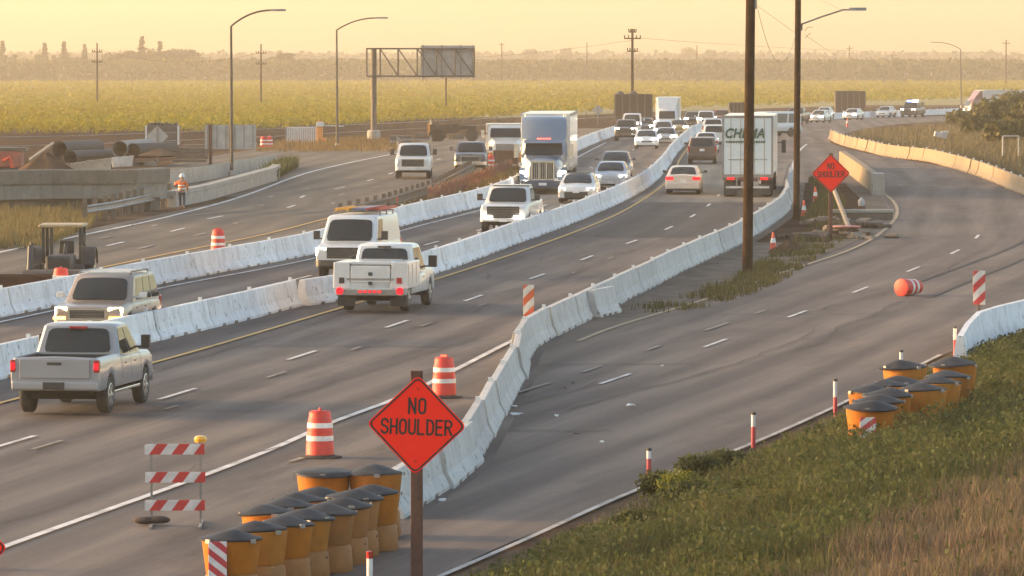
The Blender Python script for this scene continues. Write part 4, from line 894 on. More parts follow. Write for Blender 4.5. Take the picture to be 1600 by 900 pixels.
# white work truck beside the barrier on the closed road
wt = empty('dump_truck', (0,0,0), 0, 'white heavy work truck with orange plow parts standing behind the blue semi', 'truck')
MB().loft([[(x,y,z) for x,y in ((-3.2,w),(-1.5+d,w),(-1.4+d,0),(-1.5+d,-w),(-3.2,-w))] for z,w,d in ((.9,1.12,0),(1.9,1.12,0),(2.55,1.05,-.25),(2.68,.9,-.4))]).build('cab', P_white, wt, smooth=30)
MB().loft([[(x,w,.9),(x,w,zt-.2),(x,w*.8,zt),(x,-w*.8,zt),(x,-w,zt-.2),(x,-w,.9)] for x,w,zt in ((-1.5,1.05,1.88),(-.6,.95,1.8),(-.05,.8,1.68),(0,.72,1.6))]).build('hood', P_white, wt, smooth=35)
q = quadpts(V((-1.43,.95,1.95)),V((-1.43,-.95,1.95)),V((-1.62,-.9,2.5)),V((-1.62,.9,2.5)), 0,1,0,1,.05,V((-3,0,1))); pane(*q, r=.05).build('windshield', M_glass, wt)
MB().box(-.05, .03, -.6, .6, 1.1, 1.58).build('grille', M_steel, wt)
MB().box(-8.0, -3.4, -1.2, 1.2, 1.1, 2.75).build('dump_body', paint('grey_body', (.35,.34,.32)), wt, bevel=.04)
MB().box(-8, .1, -.5, .5, .6, 1.0).build('chassis', M_under, wt)
MB().box(.05, .55, -.75, .75, .35, 1.2).build('front_hopper', mat('rusty_brown_steel', (.10,.05,.03), .8), wt, bevel=.03)
for s in (1,-1):
    MB().box(-.15, .02, s*.9-.15, s*.9+.15, 1.0, 1.25).build('headlight', M_lens, wt)
    MB().box(.0, .4, s*1.0-.2, s*1.0+.2, .5, 1.05).build('plow_arm', mat('plow_orange', (.60,.22,.02), .6), wt, bevel=.03)
    MB().box(-1.2, -1.05, s*1.4-.1, s*1.4+.1, 1.9, 2.4).build('mirror', M_chrome, wt)
    MB().tube([(-1.12,s*1.1,2.2),(-1.12,s*1.4,2.2)], .025, 6).build('mirror_arm', M_black, wt)
    for x in (-.9,-5.6,-6.8): wheel(wt, x, s*.98, .50, .34, False)
c, a = put(790, 266, L_olddash, True, 0, 1); wt.location = c; wt.rotation_euler = (0,0,a+R(3))
# ------------------------------------------------------------------ NO SHOULDER signs
def _arc(cx, cy, rx, ry, a0, a1, n=9): return [(cx+rx*math.cos(R(a0+(a1-a0)*i/n)), cy+ry*math.sin(R(a0+(a1-a0)*i/n))) for i in range(n+1)]
_w = .44
GLYPH = {'N': [[(0,0),(0,1)],[(0,1),(_w,0)],[(_w,0),(_w,1)]], 'H': [[(0,0),(0,1)],[(_w,0),(_w,1)],[(0,.5),(_w,.5)]], 'L': [[(0,1),(0,0),(_w*.9,0)]],
    'O': [_arc(_w/2,.72,_w/2,.28,0,180)+_arc(_w/2,.28,_w/2,.28,180,360)+[(_w,.72)]], 'U': [[(0,1)]+_arc(_w/2,.26,_w/2,.26,180,360)+[(_w,1)]],
    'E': [[(_w*.92,1),(0,1),(0,0),(_w*.92,0)],[(0,.52),(_w*.78,.52)]], 'D': [[(0,0),(0,1)]+_arc(_w*.42,.66,_w*.58,.34,90,0,6)+_arc(_w*.42,.34,_w*.58,.34,0,-90,6)+[(0,0)]],
    'R': [[(0,0),(0,1)]+_arc(_w*.5,.76,_w*.5,.24,90,-90,10)+[(0,.52)],[(_w*.45,.52),(_w*1.03,0)]],
    'S': [_arc(_w/2,.745,_w/2,.255,15,180,8)+_arc(_w/2,.745,_w/2,.24,190,262,4)+_arc(_w/2,.26,_w/2,.245,82,0,5)+_arc(_w/2,.26,_w/2,.26,-6,-165,8)]}
def stroke_text(name, body, height, m, parent, M, t=.155, gap=.25):
    mb = MB(); adv = _w+gap; x0 = -(len(body)*adv-gap)/2; layer = 0
    for ch in body:
        for st in GLYPH[ch]:
            p = [V3((x, y, 0)) for x, y in st]; closed = (p[0]-p[-1]).length < 1e-4
            if closed: p = p[:-1]
            n = len(p); vs = []; layer = (layer+1) % 5
            for i in range(n):
                a = p[i-1] if (i or closed) else None; b = p[(i+1)%n] if (i < n-1 or closed) else None
                d1 = (p[i]-a).normalized() if a is not None else None; d2 = (b-p[i]).normalized() if b is not None else None
                d = ((d1 or d2)+(d2 or d1)).normalized(); k = 1/max(.45, d.dot(d2 or d1)); q = p[i]
                if a is None: q = q-d*t/2*.98
                if b is None: q = q+d*t/2*.98
                nn = V3((-d.y, d.x, 0))*t/2*k
                for s in (1, -1): c = q+nn*s; vs.append(M @ V3(((c.x+x0)*height*.84, (c.y-.5)*height*(1/(1+t))*1.0, .0003*layer)))
            mb.add(vs, [(2*i, 2*i+1, (2*i+3)%(2*n), (2*i+2)%(2*n)) for i in range(n if closed else n-1)])
        x0 += adv
    return mb.build(name, m, parent)
def rounded_diamond(h, r, n=6):
    out = []
    for k in range(4):
        a0 = k*math.pi/2; c = V3((math.cos(a0), 0, math.sin(a0)))*(h - r*math.sqrt(2))
        for i in range(n+1): t = a0 - math.pi/4 + i*math.pi/2/n; out.append((c.x + r*math.cos(t), c.z + r*math.sin(t)))
    return out
FACE = Matrix(((1,0,0,0),(0,0,-1,0),(0,1,0,0),(0,0,0,1)))      # text plane to a face looking at -Y
def diamond_sign(loc, half, zc, label, tilt=0, post_h=None, postr=.075, text=True, group='orange warning signs', turn=0):
    r = empty('warning_sign', loc, turn, label, 'sign', group); rot = Matrix.Rotation(tilt, 4, 'Y')
    MB().box(-postr, postr, 0, postr*1.7, -1.2, post_h or zc+half+.03).build('sign_post', M_post, r, bevel=.01)
    def ring(h0, h1, y): 
        a, b = rounded_diamond(h0, .09), rounded_diamond(h1, .07); k = len(a)
        return MB().add([rot @ V3((x, y, z)) for x, z in a+b], [(i, (i+1)%k, (i+1)%k+k, i+k) for i in range(k)])
    T = Matrix.Translation((0,0,zc))
    p = MB(); p.prism(rounded_diamond(half, .09), -.022, -.004, rot); pn = p.build('sign_panel', M_sign, r, loc=(0,0,zc))
    ring(half-.022, half-.060, -.026).build('border', M_signblack, pn)
    mb = MB()
    for z in (half*.72, -half*.72): mb.lathe([(.012,0),(.012,.008)], 8, rot @ Matrix.Translation((0,-.024,z)) @ Matrix.Rotation(R(90),4,'X'))
    mb.build('bolt', M_signblack, pn)
    if text:
        k = half/.785
        stroke_text('lettering', 'NO', .262*k, M_signblack, pn, rot @ Matrix.Translation((0,-.026,.30*k)) @ FACE, gap=.27)
        stroke_text('lettering', 'SHOULDER', .255*k, M_signblack, pn, rot @ Matrix.Translation((0,-.026,-.03*k)) @ FACE, gap=.225)
    return r
SY = 8190/100.0; g = P(651, 664, SY); z0 = zf(SY)
diamond_sign((g.x, SY, z0), .785, g.z - z0, 'large orange diamond sign reading NO SHOULDER in the foreground beside the yellow barrels', R(2), g.z-z0+.85, .095)
g2 = G(1298, 374); c2 = P(1295, 271, g2.y)
diamond_sign(g2, .79, c2.z-g2.z, 'smaller orange NO SHOULDER sign farther back beside the lamp pole and the rubble', R(-1), postr=.08)
g3 = P(0, 856, 8190/98); r = diamond_sign((g3.x-.60, g3.y, zf(g3.y)), .725, g3.z-zf(g3.y), 'orange diamond sign cut off by the left picture edge', 0, text=False)

# ------------------------------------------------------------------ traffic drums
def drum(loc, label, rot=None, base=True, group='orange traffic drums', kind='traffic_drum'):
    r = empty(kind, loc, random.uniform(0, 6), label, 'drum', group)
    prof = [(.235,.03),(.285,.05),(.280,.30),(.272,.31),(.262,.56),(.252,.57),(.240,.80),(.225,.82),(.218,.93),(.18,.96),(.06,.97)]
    b = MB().lathe(prof, 28).build('drum_body', M_drum, r, smooth=40)
    for z0, z1 in ((.36,.46),(.62,.72)):
        MB().lathe([(np.interp(z0,[.05,.8],[.294,.249]),z0),(np.interp(z1,[.05,.8],[.294,.249]),z1)], 28).build('reflective_band', M_band, b, smooth=40)
    MB().box(-.11, .11, -.02, .02, .95, 1.02).build('handle', M_drum, b, bevel=.015)
    if base: MB().lathe([(.25,0),(.44,0),(.44,.045),(.30,.06),(.27,.10)], 20).build('rubber_base', M_rubber, r, smooth=40)
    if rot is not None: r.rotation_euler = rot
    return r
drum(G(500,716), 'orange and white traffic drum standing left of the near NO SHOULDER sign')
drum(G(694,622), 'orange and white traffic drum partly behind the right corner of the near sign')
drum(G(341,398), 'orange and white traffic drum beyond the white barrier on the old roadway')
drum(G(766,268), 'orange traffic drum beside the parked dark grey pickup')
g = G(1420,463); d = drum(g+V3((-.30,-.25,.29)), 'orange traffic drum lying on its side in the ramp lane', (R(-90), 0, R(-42)), False); 
for px, py, lb in ((412,233,'sunlit orange drum left of its twin by the large blank sign'),(421,233,'sunlit orange drum right of its twin near the pale container')): drum(G(px,py), lb)
drum(G(94,466)+V3((0,.3,0)), 'orange drum in front of the loader behind the white barrier')

# ------------------------------------------------------------------ striped barricade
M_barri = stripes('barricade_stripes', (.50,.035,.03), (.60,.57,.55), .31, (.80,0,-.60), 0, .6, .5)
bg_ = G(274, 822); s = FPX/bg_.y; br = empty('barricade', bg_, R(2), 'three board red and white striped barricade with an amber lamp on top', 'barricade')
def zpx(py, base): return (base-py)/s
for i, (py, x0, x1) in enumerate(((701,-.53,.51),(745,-.52,.525),(789,-.53,.515))):
    zc = zpx(py, 822); MB().box(x0, x1, -.012, .012, -.092, .092).build('striped_board', M_barri, br, loc=(0, -.04, zc))
for x in (-.41, .44):
    MB().box(x-.02, x+.02, -.02, .02, .02, zpx(690, 822)).build('upright', M_steel, br)
    MB().box(x-.025, x+.025, -.75, .75, .0, .05).build('foot', M_steel, br)
MB().lathe([(.0,-.03),(.10,-.02),(.115,.03),(.09,.08),(.0,.10)], 16).build('warning_light', mat('amber_lens', (.75,.36,.03), .25, .15, 8), br, smooth=40, loc=(.44, 0, zpx(690,822)+.02))
sbm = MB()
for cx, cz, rx in ((-.10,.0,.22),(.14,.01,.20)): sbm.lathe([(rx*math.cos(t), .07*math.sin(t)+.07) for t in np.linspace(-1.5, 1.5, 8)], 16, Matrix.Translation((cx,0,cz)), (1,.7))
o = sbm.build('sandbag', mat('dark_sandbag', (.045,.032,.028), .95, .3, 8, bump=.4), smooth=60); o.location = G(236,822)+V3((0,0,.03)); tag(o, 'dark sandbag lying at the left foot of the striped barricade', 'sandbag')

# ------------------------------------------------------------------ yellow crash barrels
M_faded = mat('sun_faded_barrel', (.40,.15,.022), .7, .2, 2, dirt=((.20,.10,.04), .8), spec=.2); M_dull = mat('dusty_barrel', (.31,.11,.018), .8, .25, 2, dirt=((.19,.115,.06), .9), spec=.15)
def sand_barrel(loc, label, group, h=.98, dia=.86, m=None, tan=False, flat=False):
    r = empty('crash_barrel', loc, random.uniform(0, 6), label, 'barrel', group); a = dia/2
    b = MB().lathe([(a*.84,h*.44),(a*.86,h*.46),(a*.985,h*.93),(a*1.0,h*.95),(a*.94,h*.965)], 30).build('barrel_body', m or random.choice((M_yellowbarrel, M_yellowbarrel, M_faded, M_dull)), r, smooth=35)
    MB().lathe([(a*.93,.0),(a*.95,.02),(a*.90,h*.38),(a*.80,h*.445),(a*.5,h*.45)], 30).build('barrel_base', M_tanbarrel, r, smooth=50)
    mb = MB().lathe([(a*.90,h*.94),(a*1.06,h*.935),(a*1.07,h*.96),(a*1.0,h*.975)]+([(a*.9,h*1.0),(a*.3,h*1.005)] if flat else [(a*.86,h*.99),(a*.62,h*1.03),(a*.30,h*1.075),(.02,h*1.10)]), 30, Matrix.Translation((0,0,h*.97)) @ Matrix(((1,0,random.uniform(-.5,.5),0),(0,1,random.uniform(-.5,.5),0),(0,0,1,0),(0,0,0,1))) @ Matrix.Translation((0,0,-h*.97)))
    ld_ = mb.build('lid', M_lid, r, smooth=35); ld_.rotation_euler = (R(random.uniform(-3.5,3.5)), R(random.uniform(-3.5,3.5)), 0); ld_.location = (0, 0, random.uniform(-.01,.02))
    for k in range(4): t = k*math.pi/2+.3; MB().box(-.045, .045, -.012, .012, -.03, .03, Matrix.Translation((a*1.065*math.cos(t), a*1.065*math.sin(t), h*.955)) @ Matrix.Rotation(t+math.pi/2, 4, 'Z')).build('lid_clip', M_steel, r)
    mb = MB()
    for k in range(3): t = k*2.1; mb.lathe([(.018,0),(.018,.012)], 8, Matrix.Translation((a*.905*math.cos(t), a*.905*math.sin(t), h*.33)) @ Matrix.Rotation(t, 4, 'Z') @ Matrix.Rotation(R(90), 4, 'Y'))
    mb.build('drain_hole', M_black, r)
    return r
gl = 'yellow crash barrels in the near cluster'
def at(px, pytop, hgt=.94): s = (pytop-42)/(8.67-hgt); Y = FPX/s; return V3(((px-800)/s, Y, zf(Y)+.02))
near = [(586,742,'tallest near barrel with a domed lid against the grey barrier end',1.12,0),(505,742,'flat lidded barrel at the back left of the near cluster',1.12,1)]
for px, py, lb, h, fl in near: sand_barrel(at(px, py, 1.08), 'yellow '+lb, gl, h, .92, flat=bool(fl))
rowA = [(582,773),(551,781),(535,792),(509,803),(472,812),(443,822),(403,832),(360,846)]; rowB = [(493,776),(468,785),(449,795),(420,805)]
words_ = ['first','second','third','fourth','fifth','sixth','seventh','eighth']
for i, (px, py) in enumerate(rowA): sand_barrel(at(px, py), ('yellow barrel %s from the back in the right row of the near cluster' % words_[i]) if i < 7 else 'yellow barrel foremost in the near cluster behind the striped board', gl, .98, .90, M_tanbarrel if i in (1,2,3) else None)
for i, (px, py) in enumerate(rowB): sand_barrel(at(px, py), 'yellow barrel %s from the back in the left row of the near cluster' % words_[i], gl, .98, .90)
gr = 'yellow crash barrels in the right cluster'
for i, (px, py) in enumerate([(1415,580),(1493,577)]): sand_barrel(at(px, py, 1.08)+V3((0,0,.05)), 'taller yellow barrel at the back of the right cluster, %s' % ('left of the pair' if i == 0 else 'nearer the wall end'), gr, 1.16, 1.0)
for i, (px, py) in enumerate([(1483,604),(1467,613),(1444,624),(1408,612),(1391,619),(1363,627),(1388,633),(1374,642),(1361,653)]):
    sand_barrel(at(px, py)+V3((0,0,.12)), 'yellow barrel foremost in the right cluster carrying a striped marker' if i == 8 else ['yellow barrel on the grass side of the right cluster, %s from back' % words_[i] if i < 3 else 'yellow barrel on the road side of the right cluster, %s from back' % words_[i-3] if i < 6 else 'yellow barrel just behind the foremost one, %s from the back' % words_[i-6]][0], gr, 1.04, .99)
# striped marker boards
M_mark = stripes('marker_stripes', (.45,.03,.045), (.62,.58,.58), .17, (.62,0,.78), 0, .5, .5)
M_mark2 = stripes('marker_stripes_orange', (.60,.10,.03), (.62,.56,.48), .34, (-.70,0,.72), 0, .5, .5)
M_mark3 = stripes('marker_stripes_red', (.50,.04,.04), (.62,.57,.53), .34, (-.70,0,.72), 0, .5, .5)
def marker(px, py0, py1, wpx, Y, m, label, post=None, lean=0):
    s = FPX/Y; c = P(px, (py0+py1)/2, Y); r = empty('object_marker', (c.x, Y, zf(Y)), 0, label, 'marker'); h = (py1-py0)/s/2; w = wpx/s/2
    MB().box(-w, w, -.012, .012, -h, h).build('striped_board', m, r, loc=(0, 0, c.z-zf(Y)), bevel=.006)
    if post is not None: MB().box(-.045, .045, .013, .09, post, c.z-zf(Y)+h*.6).build('post', M_darksteel, r)
    return r
marker(340, 846, 910, 29, at(360,846).y-.48, M_mark, 'red and white diagonal marker board on the front of the near yellow barrels', .1)
marker(1356, 652, 688, 25, at(1361,653).y-.62, stripes('marker_stripes_pale', (.50,.05,.05), (.66,.62,.60), .20, (-.60,0,.80), 0, .5, .5), 'striped marker board on the foremost barrel of the right cluster', .05)
marker(826, 445, 497, 17, G(830,535).y+1.2, M_mark2, 'orange and white marker board standing behind the bend of the grey barrier', 0)
marker(1530, 423, 476, 19, G(1534,530).y-.1, M_mark3, 'tall red and white marker board on a post at the white wall end', .1)
# ------------------------------------------------------------------ flexible posts along the ramp
M_flex = stripes('flex_post_red_white', (.50,.05,.06), (.66,.62,.60), 1.16, (0,0,1), 0, .5, .42)
for px, py, h, lb in ((1014,757,57,'nearest'),(1177,704,60,'second'),(1305,655,63,'third'),(1408,604,57,'fourth, behind the yellow barrels'),(1492,560,50,'farthest')):
    g = G(px, py); s = FPX/g.y; r = empty('delineator_post', g, 0, 'red and white flexible post at the ramp edge line, '+lb+(' from the camera' if lb in ('nearest','second','third','farthest') else ''), 'post', 'flexible posts along the ramp edge')
    MB().lathe([(.045,0),(.045,h/s-.03)], 10).build('tube', M_flex, r, smooth=40); MB().lathe([(.052,h/s-.05),(.052,h/s),(.02,h/s+.01)], 10).build('cap', M_black, r); MB().lathe([(.10,.0),(.10,.03),(.05,.05)], 12).build('base', M_rubber, r)
g = at(577, 872, .9); r = empty('delineator_post', (g.x, g.y, g.z), 0, 'white flexible post with red top beside the near yellow barrels', 'post', 'flexible posts along the ramp edge'); MB().lathe([(.045,0),(.045,.92)], 10).build('tube', M_band, r, smooth=40); MB().lathe([(.05,.86),(.05,.96),(.02,.97)], 10).build('cap', M_tail_off, r)
M_orange = mat('orange_plastic', (.60,.07,.025), .55, .15, 6)
for px, py, h, lb in ((620,326,18,'thin orange post on the dirt strip beyond the white barrier, left one'),(727,296,20,'thin orange post on the dirt strip beyond the white barrier, right one')):
    g = G(px, py); hh = h*g.y/FPX; o = MB().lathe([(.10,0),(.10,.05),(.05,.08),(.045,hh),(.02,hh+.02)], 10).build('orange_post', M_orange, smooth=40, loc=g); tag(o, lb, 'post', 'orange posts on the dirt strip')
def cone(px, py, h, label):
    g = G(px, py); r = empty('traffic_cone', g, 0, label, 'cone', 'traffic cones'); MB().box(-.19,.19,-.19,.19,0,.04).build('cone_base', M_black, r, bevel=.02)
    b = MB().lathe([(.14,.04),(.035,h),(.02,h+.01)], 14).build('cone_body', M_orange, r, smooth=40); MB().lathe([(.112,h*.42),(.075,h*.68)], 14).build('reflective_band', M_band, b, smooth=40)
cone(1274,316,.75,'traffic cone in the rubble between the two poles, farther one'); cone(1256,339,.75,'traffic cone at the foot of the lamp pole'); cone(1208,391,.7,'traffic cone in the grass right of the tall dark pole'); cone(1324,199,1.1,'traffic cone on the far ramp below the white car')

# ------------------------------------------------------------------ poles, lamps, wires
def wood_pole(px, py, r, h, label, lean=0):
    g = G(px, py); rt = empty('utility_pole', g, 0, label, 'pole'); MB().tube([(0,0,-.5),(lean*.5,0,h*.5),(lean,0,h)], [r,r*.93,r*.85], 14).build('pole_shaft', M_wood, rt, smooth=50); return rt, g
pa, ga = wood_pole(1167.5, 428, .185, 12.5, 'dark wooden utility pole nearest the grass strip, without a lamp', .13)
pb, gb = wood_pole(1244, 345, .15, 14, 'dark wooden utility pole carrying a street lamp arm, behind the first one', .09)
def onp(px, py, g): p = P(px, py, g.y); return p-g
MB().box(.15, .32, -.08, .08, onp(1180,14,ga).z, onp(1180,0,ga).z+.3).build('bracket', M_steel, pa)
q0, q1, q2 = onp(1252,38,gb), onp(1318,15,gb), onp(1350,16,gb)
MB().tube([q0, q0*.5+q1*.5+V3((0,0,.02)), q1, q1*.6+q2*.4], .038, 8).build('lamp_arm', M_steel, pb); MB().loft([[(q1.x+t, w, q1.z+z) for w, z in ((-a,-.05),(a,-.05),(a*.7,.09),(-a*.7,.09))] for t, a in ((.25,.06),(.45,.14),(.75,.13),(1.02,.05))]).build('lamp_head', M_steel, pb, smooth=40)
MB().box(.12, .26, -.08, .08, q0.z-.28, q0.z+.04).build('bracket', M_darksteel, pb)
mb = MB(); mb.tube([q0+V3((.15,0,-.3)), q0+V3((.3,0,-.12)), q0+V3((.5,0,-.14))], .012, 5); mb.tube([q0+V3((.18,0,-.62)), q0+V3((.33,0,-.45)), q0+V3((.42,0,-.40))], .012, 5); mb.build('wire_end', M_black, pb)
def wire(p, q, sag, label, r=.008, n=16):
    pts = [p*(1-t)+q*t - V3((0,0,sag*4*t*(1-t))) for t in np.linspace(0, 1, n)]; o = MB().tube(pts, r, 5).build('overhead_wire', M_black); tag(o, label, 'wire', 'overhead wires')
ya, yb = ga.y, gb.y
wire(P(1182,8,ya), P(1243,52,yb), .0, 'upper wire running from the nearer dark pole to the lamp pole', .007)
wire(P(1184,14,ya), P(1243,55,yb), 1.55, 'slack wire hanging in a deep loop between the two dark poles', .009)
wire(P(1258,54,yb), P(1306,87,yb+60), .02, 'wire running down to the right behind the lamp pole', .008)
wire(P(1283,0,yb), P(1325,20,yb+40), 0, 'wire crossing above the lamp arm', .006)
M_lamppole = mat('dull_lamp_pole', (.10,.085,.068), .7, .2, 3, spec=.15)
def street_lamp(px, pyb, pyt, px2, py2, label, r0=.11):
    g = G(px, pyb); rt = empty('street_lamp', g, 0, label, 'street lamp', 'street lamps on tall steel poles'); top = P(px-1, pyt, g.y)-g; e = P(px2, py2, g.y)-g
    MB().tube([(0,0,0), top*.5, top], [r0, r0*.8, r0*.6], 10).build('pole_shaft', M_lamppole, rt, smooth=50); MB().lathe([(.20,0),(.20,.35),(.14,.4)], 12).build('pole_base', M_concrete, rt)
    pts = [top + V3(((e.x-top.x)*t, 0, (e.z-top.z)*(1-(1-t)**2.2))) for t in np.linspace(0, 1, 9)]
    MB().tube(pts, [.055]*8+[.04], 8).build('lamp_arm', M_lamppole, rt, smooth=50); d = 1 if e.x > top.x else -1
    MB().loft([[(e.x+d*t, w, e.z+z) for w, z in ((-a,-.06),(a,-.06),(a*.7,.07),(-a*.7,.07))] for t, a in ((-.1,.06),(.15,.15),(.5,.14),(.8,.04))]).build('lamp_head', M_steel, rt, smooth=40)
street_lamp(362, 277, 41, 425, 16, 'tall street lamp beside the large blank sign at the left')
street_lamp(527, 232, 47, 590, 28, 'tall street lamp between the pale container and the sign gantry')
street_lamp(1502, 168, 77, 1462, 66, 'faint distant street lamp with its arm to the left, at the far right', .13)
# gantry
gg = G(584, 217); gy = gg.y; gt = empty('sign_gantry', gg, 0, 'steel cantilever sign gantry with truss arm and the back of a highway sign', 'gantry')
def gp(px, py): return P(px, py, gy)-gg
w2 = .24
MB().tube([(0,0,0), (0,0,gp(583,76).z)], .26, 14).build('column', M_darksteel, gt, smooth=50); MB().lathe([(.6,0),(.6,.7),(.45,.8)], 14).build('footing', M_concrete, gt)
for yy_, nm in ((-.55,'front'),(.55,'back')):
    mb = MB(); T0, T1, B0, B1 = gp(573,76), gp(742,76), gp(573,119), gp(742,119); off = V3((0,yy_,0))
    mb.tube([T0+off, T1+off], .085, 6); mb.tube([B0+off, B1+off], .085, 6)
    xsn = [573,594,622,652,682,711,741]
    for k, px in enumerate(xsn):
        mb.tube([gp(px,76)+off, gp(px,119)+off], .065, 6)
        if 0 < k < 6: mb.tube([gp(px,76)+off, gp(xsn[k+1],119)+off], .055, 6)
    mb.build('truss', M_darksteel, gt)
mb = MB()
for px in (573,594,622,652,682,711,741):
    for py in (76,119): a_ = gp(px,py); mb.tube([a_+V3((0,-.55,0)), a_+V3((0,.55,0))], .05, 6)
mb.build('cross_brace', M_darksteel, gt)
sp_ = MB(); a_, b_ = gp(657,121), gp(742,71); sp_.box(a_.x, b_.x, .85, .93, a_.z, b_.z); pnl = sp_.build('sign_panel', M_signback, gt)
mb = MB()
for px in (661,690,720,739): q = gp(px,71); mb.box(q.x-.05, q.x+.05, .70, .85, gp(px,123).z, q.z+.05)
mb.build('stiffener', M_steel, pnl)
# power poles
def power_pole(px, pyb, pyt, Y, label, arms, r=.17):
    b = V3((P(px,pyb,Y).x, Y, zf(Y))); rt = empty('power_pole', b, 0, label, 'power pole', 'power line poles across the field'); h = P(px,pyt,Y).z-b.z
    MB().tube([(0,0,0),(0,0,h)], [r, r*.7], 8).build('pole_shaft', M_wood, rt, smooth=50)
    for py, w in arms:
        z = P(px,py,Y).z-b.z; w = w*Y/FPX; mb = MB().box(-w, w, -.25, -.11, z-.08, z+.08)
        for k in (-1,-.5,.5,1): mb.lathe([(.07,0),(.07,.28),(.03,.32)], 6, Matrix.Translation((w*k*.95,-.18,z+.08)))
        mb.build('cross_arm', M_wood, rt)
    return b+V3((0,0,h))
tops = [power_pole(988, 190, 45, 640, 'tall power pole with three cross arms right of centre', [(50,6),(60,13),(80,8)], .2),
    power_pole(408, 155, 69, 900, 'power pole in the field between the first two street lamps', [(83,8),(100,8)]),
    power_pole(152, 154, 67, 900, 'power pole in the field at the far left', [(81,8),(97,8)]),
    power_pole(697, 163, 71, 760, 'thin pole standing behind the sign gantry panel', [], .13),
    power_pole(784, 97, 67, 1780, 'faint far pole right of the gantry', [(70,4)], .25), power_pole(917, 97, 66, 1800, 'faint far pole left of the tall central pole', [], .25),
    power_pole(1089, 97, 71, 1800, 'faint far pole right of the tall central pole', [], .25), power_pole(1327, 97, 71, 1900, 'faint far pole behind the brown board', [(76,5)], .25),
    power_pole(1394, 97, 84, 2000, 'short faint far pole at the right', [(87,7)], .25), power_pole(1572, 97, 62, 1500, 'faint far pole near the right picture edge', [(68,6)], .25)]
for i, j, lb in ((2,1,'power wire between the two field poles at the left'),(1,0,'power wire from the left field to the tall central pole')):
    wire(tops[i]+V3((0,-.2,-1.0)), tops[j]+V3((0,-.2,-1.4)), 2.0, lb, .022, 24)
wire(tops[0]+V3((.5,-.2,-1.1)), P(1700,74,1200), 1.5, 'power wire from the tall central pole to the right', .022, 24)
wire(tops[2]+V3((0,-.2,-1.0)), P(-80,86,1000), 1.0, 'power wire leaving the left field pole to the left', .022, 16)

# ------------------------------------------------------------------ construction yard at the left
# curved concrete retaining wall
wl = [(-90,336),(0,333),(80,331),(150,331),(210,331),(258,328)]; wg = [G(*p) for p in wl]; lip, low, shade_base = [], [], []
for i, p in enumerate(wg):
    d = (wg[min(i+1,len(wg)-1)]-wg[max(i-1,0)]); d.z = 0; d.normalize(); nn = V3((d.y,-d.x,0))
    def rg(prof): return [p + nn*y + V3((0,0,z)) for y, z in prof]
    lip.append(rg([(.25,1.32),(.30,1.95),(.22,2.0),(-.25,2.0),(-.25,1.32)])); low.append(rg([(.10,.62),(.14,1.32),(-.2,1.32),(-.2,.62)])); shade_base.append(rg([(-.30,-.1),(-.25,.62),(-.6,.62),(-.6,-.1)]))
rw = empty('retaining_wall', (0,0,0), 0, 'long curved concrete wall with overhanging lip at the left of the yard', 'wall')
MB().loft(lip).build('wall_lip', barriermat('wall_lip_concrete', (.22,.185,.145), (.13,.11,.085)), rw, smooth=30); MB().loft(low).build('wall_face', barriermat('wall_face_concrete', (.27,.24,.20), (.16,.14,.115)), rw, smooth=30); MB().loft(shade_base).build('wall_shade_base', M_darksteel, rw, smooth=30)  # recessed base coloured dark to paint the shade below the wall
# guard rail of posts and block beams, then the concrete parapet
def guard_rail(pxs, label, beam_z, post_h, step, m, beamh=.32, block=True, group=None):
    g0 = [G(*p) for p in pxs]; r = empty('guard_rail', g0[0], 0, label, 'guard rail', group); o0 = g0[0]
    seglen = [(b-a).length for a, b in zip(g0, g0[1:])]; tot = sum(seglen)
    def at_(t):
        d = t
        for a, b, l in zip(g0, g0[1:], seglen):
            if d <= l or b is g0[-1]: return a.lerp(b, min(1, d/l)), (b-a).normalized()
            d -= l
    prof = [(.0,-.16),(.05,-.11),(.0,-.05),(.0,.05),(.05,.11),(.0,.16),(-.03,.16),(-.03,-.16)] ; rings = []
    for t in np.linspace(0, tot, max(3, int(tot/2))):
        p, d = at_(t); nn = V3((d.y,-d.x,0)).normalized(); rings.append([p-o0+nn*(.14+y)+V3((0,0,beam_z+z*beamh/.32)) for y, z in prof])
    MB().loft(rings).build('rail_beam', m, r)
    k = int(tot/step)
    for i in range(k+1):
        p, d = at_(i*step); A = Matrix.Translation(p-o0) @ Matrix.Rotation(math.atan2(d.y, d.x), 4, 'Z'); MB().box(-.075, .075, -.09, .09, -.1, post_h, A).build('rail_post', M_darksteel if m is not M_concrete else m, r)
    return r
guard_rail([(132,349),(170,343),(220,332),(272,321)], 'guard rail with tall square posts beside the retaining wall', .62, 1.12, 2.0, M_steel, .36)
guard_rail([(532,347),(600,331),(680,305),(740,271)], 'low concrete rail topped with blocks along the dirt strip between the roadways', .42, .86, 2.6, barriermat('brown_rail_concrete', (.15,.12,.09), (.09,.07,.055)), .5)
sf = [G(*p) for p in ((668,322),(700,311),(745,294),(800,272))]; r = empty('safety_fence', sf[0], 0, 'rusty orange mesh fence on the dirt strip in front of the white work truck', 'fence'); mb = MB(); Z9 = V3((0,0,1))
for a_, b_ in zip(sf, sf[1:]):
    for i in range(int((b_-a_).length/2.2)+1):
        q = a_.lerp(b_, i*2.2/(b_-a_).length)-sf[0]; MB().tube([q-Z9*.1, q+Z9*1.0], .035, 5).build('fence_stake', M_darksteel, r)
    k = int((b_-a_).length/.35)
    for i in range(k): q = a_.lerp(b_, i/k)-sf[0]; mb.tube([q+Z9*.08, q+(b_-a_)/k+Z9*(.85+.08*math.sin(i*.7))], .02, 4); mb.tube([q+Z9*(.85+.08*math.sin(i*.7)), q+(b_-a_)/k+Z9*.08], .02, 4)
mb.build('orange_mesh', mat('rusty_orange_mesh', (.15,.055,.033), .8, .3, 3), r)
